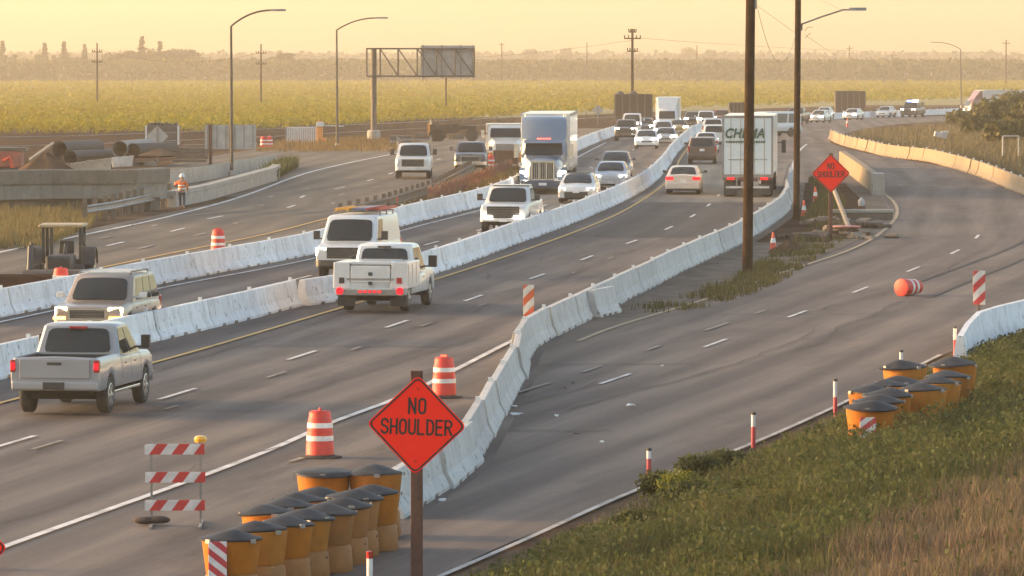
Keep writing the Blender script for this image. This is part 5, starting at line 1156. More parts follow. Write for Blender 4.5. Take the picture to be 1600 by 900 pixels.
pp = [G(*p) for p in ((268,324),(320,313),(380,296),(425,283),(432,278))]; rings = []
for i, p in enumerate(pp):
    d = (pp[min(i+1,len(pp)-1)]-pp[max(i-1,0)]); d.z = 0; d.normalize(); nn = V3((d.y,-d.x,0)); rings.append([p+nn*y+V3((0,0,z)) for y, z in ((.22,-.2),(.18,.55),(.24,.57),(.24,.78),(-.2,.80),(-.2,-.2))])
o = MB().loft(rings).build('parapet', M_concrete, smooth=25); tag(o, 'low concrete bridge parapet right of the orange worker', 'parapet')
pp = [G(*p) for p in ((262,292),(330,281),(400,268),(432,262))]; rings = []
for i, p in enumerate(pp): rings.append([p+V3((0,y,z)) for y, z in ((-.2,-.2),(-.2,.85),(.2,.85),(.2,-.2))])
o = MB().loft(rings).build('parapet', M_concrete, smooth=25); tag(o, 'far concrete parapet of the bridge behind the orange worker', 'parapet')
# bridge parapet at the right of the gore with its end block
p0, p1 = G(1372,305), G(1316,262); d = (p1-p0).normalized(); nn = V3((d.y,-d.x,0))
bp = empty('bridge_parapet', p0, 0, 'tan concrete bridge parapet with end block behind the far NO SHOULDER sign', 'parapet')
def ring_at(p, prof): return [p-p0+nn*y+V3((0,0,z)) for y, z in prof]
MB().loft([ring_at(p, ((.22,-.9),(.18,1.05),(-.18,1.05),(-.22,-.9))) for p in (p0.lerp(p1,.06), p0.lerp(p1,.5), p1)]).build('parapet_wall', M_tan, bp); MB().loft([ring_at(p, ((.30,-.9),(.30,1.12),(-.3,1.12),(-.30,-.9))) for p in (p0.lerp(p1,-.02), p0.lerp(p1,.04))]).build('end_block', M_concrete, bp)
# steel pipes
M_pipe = mat('grey_pipe_steel', (.032,.030,.029), .7, .25, 1.5, dirt=((.045,.04,.035), .6)); M_pipe2 = mat('white_pipe', (.20,.19,.175), .7, .15, 2, dirt=((.25,.2,.16), .6)); M_cmp = mat('brown_pipe_steel', (.036,.028,.023), .75, .25, 1.2)
def pipe(px, py, dpx, lenpx, label, m, dy=4.0, group='large steel pipes in the yard'):
    "open end at the pixel, the pipe running off to the right and back"
    Y = 330.0; s = FPX/Y; rad = dpx/2/s; p = P(px, py, Y); q = p+V3((lenpx/s, dy, 0)); d = (q-p).normalized(); L = (q-p).length
    M = Matrix.Translation(p) @ d.to_track_quat('Z','Y').to_matrix().to_4x4(); n = 22
    rings = [[M @ V3((r*math.cos(t), r*math.sin(t), z)) for t in [2*math.pi*k/n for k in range(n)]] for r, z in ((.02,.8*L),(rad*.93,.8*L),(rad*.93,0),(rad,0),(rad,L),(rad*.93,L))]
    o = MB().loft(rings, False).build('steel_pipe', m, smooth=40); tag(o, label, 'pipe', group)
pipe(93,233,25,45,'large grey pipe, upper one of the left pair in the yard',M_pipe,7); pipe(110,246,22,50,'large grey pipe, lower one of the left pair in the yard',M_pipe,7)
pipe(187,233,26,28,'pale large pipe left of the brown one in the yard',M_pipe2,9); pipe(208,236,24,52,'brown large pipe behind the curved wall',M_cmp,6)
for k,(px,lb) in enumerate(((181,'first'),(201,'second'),(221,'third'))): pipe(px,259,13,16,'small white pipe lying on the curved wall end, %s from the left' % lb,M_pipe2,1.5,'small white pipes')
# precast trough, spoil heap, conveyor beam, red machine, dark container, stacks
def slabbox(px0, px1, py0, py1, Y, depth, name, m, label, cat, bevel=.03, turn=0, parts=None, group=None):
    a, b = P(px0, py1, Y), P(px1, py0, Y); w = (b.x-a.x)/2; h = b.z-a.z; r = MB().box(-w, w, 0, depth, 0, h).build(name, m, bevel=bevel); r.location = ((a.x+b.x)/2, Y, a.z); r.rotation_euler = (0,0,turn); tag(r, label, cat, group); return r
a0 = [P(103,257,290), P(172,246,290)]; 
o = MB().hexa([P(122,268,288),P(172,268,288),P(172,268,291),P(122,268,291)],[P(102,256,287.5),P(176,246,287.5),P(176,246,291),P(102,256,291)]).build('precast_trough', M_barrier_grey, bevel=.03); tag(o, 'pale tapered precast concrete trough standing on the yard behind the wall', 'concrete piece')
o = MB().hexa([P(176,262,292),P(206,260,292),P(206,260,295),P(176,262,295)],[P(174,246,292),P(209,243,292),P(209,243,295),P(174,246,295)]).build('precast_block', M_barrier_grey, bevel=.03); tag(o, 'small precast concrete block right of the tapered trough', 'concrete piece')
def heap(px, py, wpx, hpx, Y, m, name, label, cat='heap', seed=0):
    s = FPX/Y; c = P(px, py, Y); rad = wpx/2/s; h = hpx/s; n, k = 26, 9; rings = []
    for j in range(k):
        t = j/(k-1); rr = rad*(1-t**1.4)*1.0+.03; rings.append([c+V3((rr*math.cos(a)*(1+.13*math.sin(3*a+seed)+.07*math.sin(7*a+j)), rr*.8*math.sin(a)*(1+.12*math.sin(5*a+seed)), h*t*(1+.05*math.sin(4*a+j)))) for a in [2*math.pi*i/n for i in range(n)]])
    o = MB().loft(rings).build(name, m, smooth=60); tag(o, label, cat); return o
heap(72, 274, 105, 36, 300, M_dirtdark, 'spoil_heap', 'tall dark spoil heap behind the curved wall', seed=1)
o = MB().tube([P(46,250,298), P(84,223,298)], .10, 6).build('conveyor_beam', M_concrete); tag(o, 'pale slanting beam resting on the spoil heap', 'beam')
heap(140, 263, 60, 14, 300, M_dirtdark, 'spoil_heap', 'low dark heap between the tapered trough and the left pipes', seed=6); heap(250, 243, 70, 11, 330, M_dirt, 'spoil_heap', 'flat brown heap below the dark container', seed=8); heap(22, 262, 70, 16, 310, M_dirtdark, 'spoil_heap', 'dark heap beside the red machine at the left edge', seed=2)
for k in range(5):
    o = MB().box(-1.1, 1.1, -.5, .5, 0, .16).build('pallet', M_darksteel, bevel=.01); q = P(298, 240, 345); o.location = (q.x+random.uniform(-.1,.1), q.y, zf(q.y)+.2*k); o.rotation_euler = (0,0,random.uniform(-.08,.08)); tag(o, 'dark timber pallet in the %s of the stack left of the large blank sign' % ('bottom layer','second layer','middle layer','fourth layer','top layer')[k], 'pallet', 'stacked pallets')
rm = empty('excavator', G(15,275), 0, 'red tracked machine mostly cut off at the left edge of the yard', 'excavator'); mb = MB(); 
rl = lambda px, py: P(px,py,rm.location.y)-rm.location
M_redm = mat('faded_red_paint', (.30,.075,.05), .6, .25, 2, dirt=((.15,.10,.07), .7))
a_, b_ = rl(-12,262), rl(32,236); MB().box(a_.x, b_.x, 0, 2.4, a_.z, b_.z).build('body', M_redm, rm, bevel=.1); a_, b_ = rl(-10,273), rl(40,262); MB().box(a_.x, b_.x, -.2, 2.8, a_.z-.2, b_.z).build('track', M_under, rm, bevel=.15)
MB().tube([rl(5,252), rl(14,246), rl(22,268)], .14, 6).build('boom', M_orange, rm); a_, b_ = rl(-14,236), rl(40,231); MB().box(a_.x, b_.x, 0, 2.2, a_.z, b_.z).build('roof', M_darksteel, rm)
o = slabbox(228, 279, 196, 234, 430, 2.5, 'dark_container', mat('dark_container_steel', (.075,.062,.052), .8, .3, 1), 'dark open topped container loaded with scrap behind the diamond sign back', 'container'); mb = MB()
for k in range(9): x = -1.2+k*.27; mb.box(x, x+.2, .3, 2.0, P(0,196,430).z-P(0,234,430).z, P(0,196,430).z-P(0,234,430).z+random.uniform(.08,.3))
mb.build('scrap_load', M_black, o); mb = MB(); hh = P(0,196,430).z-P(0,234,430).z
for x in (-1.34, 1.30): mb.box(x-.05, x+.09, -.05, .05, .2, hh)
mb.build('corner_post', M_band, o)
def back_diamond(px, py, half_px, Y, label, pb):
    s = FPX/Y; c = P(px, py, Y); r = empty('warning_sign', (c.x, Y, zf(Y)), 0, label, 'sign'); z = c.z-zf(Y)
    MB().prism(rounded_diamond(half_px/s, .08), -.01, .01).build('sign_panel', M_signback, r, loc=(0,0,z)); MB().box(-.06, .06, -.12, -.011, 0, z+half_px/s*.9).build('sign_post', M_steel, r)
back_diamond(246, 213, 17, 345, 'grey back of a diamond sign on a post in front of the dark container', 0)
back_diamond(934, 172, 9, 610, 'small distant grey back of a diamond sign right of the blue semi', 0)
Y = 335.0; c = P(360, 214, Y); r = empty('highway_sign', (c.x, Y, zf(Y)), 0, 'large blank grey back of a highway sign on two wooden posts', 'sign'); s = FPX/Y
MB().box(-40/s, 40/s, .06, .10, -19/s, 19/s).build('sign_panel', M_signback, r, loc=(0,0,c.z-zf(Y)))
for px in (329, 361): x = (px-360)/s; MB().box(x-.10, x+.10, -.1, .055, -.6, c.z-zf(Y)+19/s+.05).build('sign_post', M_post, r)
mb = MB()
for k in range(6): x = -40/s+.2+k*(80/s-.4)/5; mb.box(x-.03, x+.03, .02, .06, -19/s+.05, 19/s-.05)
mb.build('stiffener', M_steel, r, loc=(0,0,c.z-zf(Y)))
# pale container with ribs
Y = 440; o = slabbox(447, 495, 199, 229, Y, 2.4, 'shipping_container', mat('pale_container_paint', (.38,.36,.34), .6, .15, 1.5, dirt=((.2,.15,.11), .6)), 'pale grey ribbed shipping container beyond the closed roadway', 'container', .02); s = FPX/Y
mb = MB()
for k in range(14): x = -24/s+.1+k*(48/s-.2)/13; mb.box(x-.045, x+.045, -.05, 0, .1, 30/s-.1)
mb.build('wall_rib', M_band, o); mb = MB()
for x in (-24/s, 24/s): mb.box(x-.07, x+.07, -.07, .05, 0, 30/s+.03)
mb.build('corner_post', M_steel, o)
al = empty('boom_lift', V3((P(500,231,438).x, 438, zf(438))), 0, 'sunlit orange mast machine standing at the right end of the pale container', 'machine'); M_lift = mat('machine_orange', (.65,.24,.05), .5, .15, 3)
MB().box(-.28, .22, 0, .5, .1, 1.85).build('mast', M_lift, al, bevel=.03); MB().box(-.32, .30, -.1, .6, 1.4, 1.78).build('platform', P_white, al, bevel=.03); MB().tube([(.2,.2,1.5),(2.0,.2,1.42)], .05, 6).build('boom', P_white, al); MB().box(-.3, .5, -.1, .7, 0, .45).build('base', M_lift, al, bevel=.06); MB().tube([(.3,.0,.25),(.3,.3,.25)], .22, 12).build('wheel', M_rubber, al)
# brown crates, pallets and the boards on the horizon
def board(px0, px1, py0, py1, Y, label, m, rib=True, dep=3):
    o = slabbox(px0, px1, py0, py1, Y, dep, 'board_stack', m, label, 'board stack', .03); s = FPX/Y; w = (px1-px0)/s; h = (py1-py0)/s
    if rib:
        mb = MB(); k = max(4, int(w/.7))
        for i in range(k+1): x = -w/2+i*w/k; mb.box(x-.06, x+.06, -.07, 0, 0, h)
        mb.build('stake', M_darksteel, o)
    return o
M_brown = mat('brown_timber', (.050,.030,.022), .85, .2, .8)
o = board(961, 1019, 147, 187, 560, 'large dark brown slatted stack on the field edge right of centre', M_brown); s = FPX/560
mb = MB()
for x, w in ((-1.4,.45),(-.0,.5)): mb.lathe([(w,0),(w*.9,.12),(w*.3,.3)], 12, Matrix.Translation((x,1.0,40/s)))
mb.build('coil', M_black, o, smooth=40)
board(1306, 1352, 142, 178, 700, 'brown rectangular stack on the field edge right of the lamp pole', M_brown); board(1140, 1164, 160, 190, 600, 'low dark brown stack behind the white box trailer', M_brown)
o = slabbox(285, 320, 226, 240, 420, 2, 'timber_stack', M_darksteel, 'dark stack of timber left of the large blank sign', 'timber'); 
o = slabbox(608, 643, 212, 225, 425, 1.5, 'timber_stack', M_darksteel, 'low dark pallet stack on the verge left of the grader', 'timber'); mb = MB()
for k in range(5): mb.box(-.8+k*.2, -.7+k*.2, -.03, 0, .08, .3)
mb.build('end_board', M_concrete, o)
# wire fence along the field
fe_ = [G(*p) for p in ((-40,240),(120,236),(300,228),(430,222),(560,214),(700,206),(800,200),(930,190),(1040,186))]; r = empty('field_fence', fe_[0], 0, 'long low wire fence along the edge of the vineyard', 'fence'); o0 = fe_[0]
mb = MB(); 
for z in (.5, 1.15): mb.tube([p-o0+V3((0,0,z)) for p in fe_], .025, 5)
mb.build('fence_wire', M_steel, r)
for a_, b_ in zip(fe_, fe_[1:]):
    k = max(1, int((b_-a_).length/9))
    for i in range(k): p = a_.lerp(b_, i/k)-o0; MB().box(p.x-.05, p.x+.05, p.y-.05, p.y+.05, p.z-.1, p.z+1.3).build('fence_post', M_darksteel, r)

# ------------------------------------------------------------------ wheel loader (left) and motor grader (far)
ld = empty('wheel_loader', V3((0,0,0)), R(0), 'grey backhoe loader with open canopy parked behind the white barrier at the left', 'loader'); Yl = 172.0
ld.location = (P(98,450,Yl).x, Yl, zf(Yl)); M_ldr = mat('faded_grey_machine', (.042,.040,.040), .6, .25, 2.5, dirt=((.075,.06,.05), .6)); M_can = mat('tan_canopy', (.38,.28,.16), .6, .2, 3)
for x in (-.95, .78): wheel(ld, 0, 0, .62, .42, True).matrix_local = Matrix.Translation((x, .9, .66)) @ Matrix.Rotation(R(90), 4, 'Z') 
for x in (-.80, .65): wheel(ld, 0, 0, .45, .30, True).matrix_local = Matrix.Translation((x, -1.1, .48)) @ Matrix.Rotation(R(90), 4, 'Z')
for x in (-.95, .78): 
    mb = MB(); pts = [(x, .9+.74*math.cos(t), .66+.74*math.sin(t)) for t in np.linspace(R(15), R(165), 9)]; mb.loft([[(x-.26,p[1],p[2]),(x+.26,p[1],p[2]),(x+.26,p[1],p[2]+.05),(x-.26,p[1],p[2]+.05)] for p in pts]); mb.build('fender', M_ldr, ld, smooth=40)
MB().box(-.42, .42, -1.6, .3, .55, 1.22).build('hood', M_ldr, ld, bevel=.08); MB().box(-.36, .36, -1.63, -1.58, .62, 1.15).build('grille', M_black, ld, bevel=.02); MB().box(-.55, .50, .2, 1.5, .6, 1.05).build('body', M_ldr, ld, bevel=.05)
MB().box(-.78, .72, -.25, 1.55, 2.10, 2.20).build('canopy', M_can, ld, bevel=.05)
for x, y in ((-.62,-.1),(.60,-.1),(-.62,1.4),(.60,1.4),(-.35,-.1)): MB().box(x-.05, x+.05, y-.05, y+.05, .95, 2.1).build('canopy_post', M_black, ld)
MB().box(-.2, .3, .55, 1.0, 1.05, 1.22).build('seat', M_black, ld, bevel=.05); MB().box(-.2, .3, .95, 1.08, 1.2, 1.62).build('seat_back', M_black, ld, bevel=.04); MB().box(.55, .74, -.4, -.2, 1.55, 1.9).build('work_lamp', M_black, ld, bevel=.03)
MB().tube([(-.9,-.6,1.35),(-.92,-1.4,1.5),(-.9,-2.0,.75)], .10, 6).build('loader_arm', M_ldr, ld); MB().tube([(-.98,-.3,.9),(-.98,-.3,1.6)], .05, 6).build('exhaust', M_black, ld); MB().tube([(.1,-.3,1.2),(.12,-.1,1.55)], .06, 6).build('steering_column', M_black, ld)
MB().prism([(-2.0,.1),(-2.55,.15),(-2.5,.35),(-2.2,.75),(-1.9,.8)], -1.15, 1.1, Matrix.Rotation(R(90),4,'Z')).build('bucket', M_darksteel, ld)
o = slabbox(-40, 118, 430, 452, 168.5, 1.0, 'timber_mat', M_dirtdark, 'long dark brown mat of timber lying in front of the loader', 'timber', .08)
gd = empty('motor_grader', G(700,221), 0, 'brown motor grader with long flat canopy parked at the edge of the yard', 'grader'); s = FPX/gd.location.y; M_grd = mat('grader_brown', (.055,.036,.025), .7, .3, 2, dirt=((.12,.075,.042), .6))
for x, r_ in ((-1.1,.55),(-.75,.55),(2.05,.55)):
    for y in (-.8,.8): w_ = wheel(gd, x, y, r_, .35, False)
MB().box(-1.7, 1.0, -.45, .45, .75, 1.45).build('body', M_grd, gd, bevel=.06); MB().box(.9, 2.4, -.16, .16, 1.05, 1.35).build('main_frame', M_grd, gd); MB().box(-.1, .95, -.5, .5, 1.3, 1.5).build('cab_floor', M_grd, gd)
MB().box(-1.2, 2.1, -.8, .8, 1.83, 1.92).build('canopy', M_darksteel, gd)
for x in (-.9, .2, 1.0):
    for y in (-.6,.6): MB().box(x-.05, x+.05, y-.05, y+.05, 1.2, 1.84).build('canopy_post', M_darksteel, gd)
MB().box(-2.9, -1.9, -1.0, 1.0, .35, .75).build('front_blade', M_darksteel, gd, bevel=.05); MB().box(.2, 1.2, -1.1, 1.1, .2, .65, Matrix.Rotation(R(12),4,'Z')).build('grader_blade', M_darksteel, gd); MB().box(-1.75, -1.55, -.7, -.4, .5, 1.6).build('lift_arm', M_lift, gd); MB().tube([(-1.5,-.3,1.4),(-1.5,-.3,1.85)], .07, 8).build('exhaust', M_chrome, gd)

# ------------------------------------------------------------------ road worker seen from behind
def skin(name, chain, m, parent=None):
    "chain: list of (point, radius, index of the vertex it grows from)"
    me = bpy.data.meshes.new(name); me.from_pydata([p for p,_,_ in chain], [(i, c[2]) for i, c in enumerate(chain) if c[2] is not None], [])
    o = link(name, me, m, parent); md = o.modifiers.new('skin', 'SKIN'); md.use_smooth_shade = True
    for i, c in enumerate(chain): me.skin_vertices[0].data[i].radius = (c[1], c[1]*.8)
    me.skin_vertices[0].data[0].use_root = True; sb_ = o.modifiers.new('subsurf', 'SUBSURF'); sb_.levels = 2; sb_.render_levels = 2; return o
wk = empty('person', G(284,326), R(-8), 'road worker in orange jacket and white hard hat walking away by the guard rail', 'person'); k = .93
M_skin = mat('skin', (.32,.17,.11), .6, .1, 8); M_jkt = mat('orange_jacket', (.62,.14,.03), .8, .15, 6); M_jean = mat('blue_grey_trousers', (.06,.065,.09), .9, .2, 6)
bd = skin('body', [((0,0,.95*k),.13,None),((0,.02,1.2*k),.14,0),((0,.05,1.42*k),.12,1),((0,.07,1.52*k),.055,2),((0,.10,1.60*k),.085,3),((0,.11,1.68*k),.075,4),((.19,.05,1.40*k),.06,2),((.27,.0,1.15*k),.045,6),((.25,.12,.93*k),.035,7),((.25,.16,.84*k),.04,8),((-.19,.05,1.40*k),.06,2),((-.30,.05,1.2*k),.045,10),((-.36,.2,1.33*k),.035,11),((-.38,.24,1.42*k),.04,12),
    ((.09,0,.85*k),.09,0),((.11,.06,.48*k),.062,14),((.11,-.08,.09*k),.045,15),((.11,.06,.04*k),.045,16),((-.09,0,.85*k),.09,0),((-.10,.12,.50*k),.062,18),((-.10,.14,.09*k),.045,19),((-.10,.27,.04*k),.045,20)], M_skin, wk)
skin('jacket', [((0,0,.92*k),.165,None),((0,.02,1.2*k),.175,0),((0,.05,1.40*k),.15,1),((.20,.05,1.38*k),.085,2),((.275,.0,1.15*k),.07,3),((.26,.10,.97*k),.06,4),((-.20,.05,1.38*k),.085,2),((-.305,.05,1.2*k),.07,6),((-.35,.17,1.30*k),.06,7)], M_jkt, wk)
skin('trousers', [((0,0,.90*k),.15,None),((.09,0,.80*k),.105,0),((.11,.06,.48*k),.085,1),((.11,-.07,.12*k),.07,2),((-.09,0,.80*k),.105,0),((-.10,.12,.50*k),.085,4),((-.10,.13,.12*k),.07,5)], M_jean, wk)
MB().lathe([(.165,1.60*k),(.17,1.62*k),(.125,1.63*k),(.12,1.70*k),(.08,1.77*k),(.02,1.79*k)], 16, Matrix.Translation((0,.11,.02))).build('hard_hat', P_white, wk, smooth=50)
for z in (1.0, 1.16): MB().lathe([(.172,z*k),(.172,z*k+.05)], 14, Matrix.Translation((0,.01,0)), (1,.82)).build('reflective_band', M_band, wk, smooth=50)

# ------------------------------------------------------------------ rubble heap and planks in the gore
def rubble(px, py, w, h, n, label, m, name='rubble_pile', sx=1):
    g = G(px, py); mb = MB(); 
    for i in range(n):
        a, b = random.gauss(0, .42)*w, random.gauss(0, .42)*w*.8; e = random.uniform(.12,.38)*sx; zz = max(0, h*(1-(abs(a)+abs(b))/w/1.4))*random.random()
        M = Matrix.Translation((a, b, zz+e*.2)) @ Matrix.Rotation(random.uniform(0,3), 4, 'Z') @ Matrix.Rotation(random.uniform(-.5,.5), 4, 'X'); mb.box(-e, e, -e*.6, e*.6, -e*.22, e*.22, M)
    o = mb.build(name, m, loc=g, bevel=.03); tag(o, label, 'rubble', kind='stuff'); return o
M_rub = mat('broken_concrete', (.20,.165,.13), .95, .45, 1.5, spec=.1)
rubble(1318, 372, 1.7, .5, 60, 'heap of broken concrete and slabs at the foot of the far sign', M_rub)
rubble(1290, 352, 1.4, .4, 34, 'low scatter of rubble right of the lamp pole', M_rub)
rubble(1347, 357, 1.1, .35, 30, 'dark broken slabs beside the ramp bend in front of the planks', M_darksteel); rubble(1262, 374, 1.3, .3, 30, 'dark scatter of broken timber between the lamp pole and far sign', mat('dark_debris', (.075,.055,.043), .95, .4, 2))
heap(1232, 396, 62, 20, G(1232,396).y, M_dirtdark, 'dirt_mound', 'low dark dirt mound between the two wooden poles', seed=3)
heap(1335, 337, 60, 11, G(1335,337).y, M_gravel, 'gravel_heap', 'low gravel heap beside the planks at the parapet end', seed=5)
o = MB().box(-1.4, 1.4, -.4, .4, .35, .48).build('plank_stack', M_concrete, bevel=.01, loc=G(1347,344)); MB().box(-1.35, 1.35, -.35, .35, .0, .34).build('lower_plank', M_darksteel, o); tag(o, 'flat stack of planks beside the ramp bend', 'planks')
p0, p1 = G(1295,314), G(1327,366); o = MB().tube([p0+V3((0,0,1.2)), p1+V3((0,0,.25))], .11, 6).build('timber_beam', mat('grey_timber', (.17,.14,.11), .9, .3, 2)); tag(o, 'long pale beam leaning down across the rubble', 'beam')
o = MB().lathe([(.14,0),(.17,.22),(.15,.32),(.07,.40),(.03,.44)], 12, None, (1,.7)).build('white_bag', M_barrier_grey, smooth=50, loc=G(1346,323)); tag(o, 'white sack standing beside the parapet end', 'sack')
o = MB().lathe([(.0,.0),(.62,.02),(.62,.07),(.0,.09)], 18, None, (1,.6)).build('hose_coil', mat('pink_hose', (.55,.20,.17), .6), loc=G(1319,371)+V3((0,-1.3,.45))); tag(o, 'pinkish round mat lying on the rubble in front of the far sign post', 'mat')
# litter on the road
for i, (px, py, e) in enumerate(((805,653,.20),(803,640,.10),(690,788,.10),(900,684,.09),(880,612,.09),(985,638,.16),(895,604,.05),(750,722,.10),(870,655,.07),(1035,576,.05),(812,652,.09),(940,697,.06),(705,690,.08),(620,445,.05))):
    mb = MB(); q = [(e*random.uniform(.6,1)*math.cos(t), e*.7*random.uniform(.5,1)*math.sin(t), random.uniform(.0,.05)) for t in np.linspace(0, 5.4, 6)]; mb.add([(x,y,z+.0) for x,y,z in q]+[(x*.9,y*.9,z+.02) for x,y,z in q], [tuple(range(6)), tuple(range(11,5,-1))]+[(j,j+6,(j+1)%6+6,(j+1)%6) for j in range(6)])
    dark = i in (3,4,6); o = mb.build('litter_scrap', M_black if dark else M_band, loc=G(px,py)+V3((0,0,.05))); tag(o, ('small dark scrap' if dark else 'small pale scrap')+' of litter lying on the asphalt of the ramp', 'litter', 'dark litter on the ramp' if dark else 'pale litter on the ramp')
# ------------------------------------------------------------------ grass bank, verges, shrubs, trees
def bankrise(x, y): t = max(0.0, x-(L_rwhite(min(max(y,75),140))+.35)); return .05*min(t,1.5)+.13*max(0, t-1.5)*max(0., min(1, (150-y)/50))
ysb = np.arange(66, 156, 1.5); vs, fs = [], []; NB = 16
def bankL(y): return L_rwhite(min(y, 140))+.45 if y < 140 else L_edge(y)+.9
for y in ysb:
    a = bankL(y); b = max(a+1, .108*y+3)
    for j in range(NB+1): x = a+(b-a)*j/NB; vs.append((x, y, zf(y)+.03+bankrise(x,y)))
fs = [(i*(NB+1)+j, i*(NB+1)+j+1, (i+1)*(NB+1)+j+1, (i+1)*(NB+1)+j) for i in range(len(ysb)-1) for j in range(NB)]
me = bpy.data.meshes.new('grass_bank'); me.from_pydata(vs, [], fs); me.polygons.foreach_set('use_smooth', [True]*len(fs)); o = link('grass_bank', me, M_bank); o['kind'] = 'structure'
def scatter(n, fx0, fx1, y0, y1, power=1.0):
    y = y0+(y1-y0)*RNG.random(n)**power; a = np.array([fx0(v) for v in y]); b = np.array([fx1(v) for v in y]); return a+(b-a)*RNG.random(n), y
Lg = leafmat('grass_green', [(.066,.072,.020),(.095,.094,.028),(.145,.122,.048),(.074,.080,.024)], .4, ((.062,.074,.024), .35)); Ld = leafmat('grass_dry', [(.165,.125,.068),(.13,.097,.054),(.20,.155,.092),(.095,.075,.038)], .35, ((.15,.105,.068), .35)); Lw = leafmat('weed_green', [(.054,.068,.020),(.080,.090,.028),(.066,.075,.028)], .45)
X, Y = scatter(150000, lambda y: bankL(y)-.5, lambda y: max(bankL(y)+.6, .104*y+.6), 70, 150, 1.25)
t = X - np.array([bankL(v) for v in Y]); cl = clump(X, Y, .55, 2.0)*.6 + clump(X, Y, 1.7, 5)*.4
# pixel-free split: the dry patch lies up the bank, near the camera
up = (X-6.1)-.26*(Y-82.7) + (cl-.5)*1.8; dry = (RNG.random(len(X)) < np.clip(.5+up*.9, .05, .95)) | ((RNG.random(len(X)) < .75-.4*t)); dens = RNG.random(len(X)) < np.clip(.10+t*1.0, 0, 1)*(.45+.75*cl)*np.where(up > .5, .55, 1)
Z = np.array([zf(b)+.02+bankrise(a, b) for a, b in zip(X, Y)]); hgt = .10+.46*np.clip(t/1.8, 0, 1)*(.15+cl**1.3)
for nm, m, sel, hk in (('tall_grass', Lg, dens & ~dry, 1.0), ('dry_grass', Ld, dens & dry, .72)):
    o = blades(nm, np.stack([X, Y, Z], 1)[sel], hgt[sel]*hk, m, .6, .019); tag(o, 'green tall grass covering the bank at the lower right' if nm == 'tall_grass' else 'dry tan grass on the upper bank and along the ramp edge', 'grass', kind='stuff')
# broad leaved weeds through the grass
sel = dens & ~dry & (RNG.random(len(X)) < .55) & (t > .4) & (cl > .40); c = np.stack([X, Y, Z], 1)[sel]; c[:,2] += hgt[sel]*RNG.uniform(.3, 1.4, sel.sum()); o = leaf_cloud('broad_leaved_weeds', c, .09, Lw, flat=.3); tag(o, 'dark leafy weeds mixed into the grass of the bank', 'weeds', kind='stuff')
# verges: gore grass, left bank, strip of dirt
def verge(name, label, n, f0, f1, y0, y1, h, m, wid=.03, cut=.45):
    X, Y = scatter(n, f0, f1, y0, y1); cl = clump(X, Y, .5, 1)*.6+clump(X, Y, 1.5, 4)*.4; k = cl > cut; X, Y, cl = X[k], Y[k], cl[k]; Z = np.array([zf(b)+.03 for b in Y]); o = blades(name, np.stack([X,Y,Z],1), h*(.4+cl), m, .6, wid); tag(o, label, 'grass', kind='stuff')
Lt = leafmat('grass_olive', [(.055,.06,.016),(.085,.078,.024),(.12,.095,.038)], .3)
gm0, gm1 = G(1010,490).y, G(1290,352).y
def gmid(y): return float(np.interp(y, [G(*p).y for p in ((985,492),(1060,482),(1130,462),(1190,438),(1240,405),(1290,372),(1300,350))], [G(*p).x for p in ((985,492),(1060,482),(1130,462),(1190,438),(1240,405),(1290,372),(1300,350))]))
verge('verge_grass', 'olive grass strip around the foot of the tall dark pole', 9000, lambda y: gmid(y)-1.0, lambda y: gmid(y)+.9, gm0, gm1, .20, Lt, .03, .46)
verge('verge_grass', 'thin grass in the dirt behind the lamp pole', 3500, lambda y: L_R(min(y,285))+1.0, lambda y: L_ryel(y)-2.5, G(1250,350).y, G(1330,285).y, .30, Lt, .05, .42)
verge('dry_verge_grass', 'dry olive grass on the slope below the curved wall', 11000, lambda y: -.112*y, lambda y: float(np.interp(y, [G(60,392).y, G(190,356).y, G(210,338).y], [G(60,392).x, G(150,352).x, G(160,338).x])), G(30,390).y, G(150,335).y, .45, leafmat('grass_left', [(.10,.085,.03),(.17,.13,.05),(.21,.16,.07),(.09,.09,.03)], .3), .045, .25)
verge('dry_verge_grass', 'dry grass on the dirt strip left of the white barrier', 8000, lambda y: L_oldr(y)+.1, lambda y: L_A(y)-.7, G(480,365).y, G(760,272).y, .38, leafmat('grass_mid', [(.14,.10,.045),(.20,.14,.06),(.10,.085,.03)], .3), .045, .42)
verge('dry_verge_grass', 'orange dry grass on the far verge below the gantry', 7000, lambda y: G(470,240).x-4, lambda y: G(640,222).x, G(500,238).y, G(600,219).y, .35, leafmat('grass_far', [(.20,.13,.05),(.16,.105,.04),(.14,.10,.04)], .3), .06, .48)
verge('dry_verge_grass', 'green weeds at the end of the low parapet', 1500, lambda y: G(438,270).x-.5, lambda y: G(452,270).x, G(445,282).y, G(445,262).y, .6, Lw, .07, .2)
# slope with scrub beyond the ramp at the right
def rs(x, y): t = x-(L_gold(y)+1.0) if y < 405 else x-(L_edge(y)+2.0); return .10*max(0, t)*min(1, max(0, (t)/4))*.8
yss = np.arange(255, 520, 5.0); vs = []; NB2 = 14
def sl(y): return (L_gold(y)+.75) if y < 405 else L_edge(y)+1.5
for y in yss:
    a = sl(y); b = max(a+2, .125*y+6)
    for j in range(NB2+1): x = a+(b-a)*j/NB2; vs.append((x, y, zf(y)+.03+rs(x,y)))
fs = [(i*(NB2+1)+j, i*(NB2+1)+j+1, (i+1)*(NB2+1)+j+1, (i+1)*(NB2+1)+j) for i in range(len(yss)-1) for j in range(NB2)]
me = bpy.data.meshes.new('scrub_slope'); me.from_pydata(vs, [], fs); me.polygons.foreach_set('use_smooth', [True]*len(fs)); o = link('scrub_slope', me, mat('scrub_soil', (.155,.12,.075), .95, .35, .12, dirt=((.10,.095,.04), .8))); o['kind'] = 'structure'
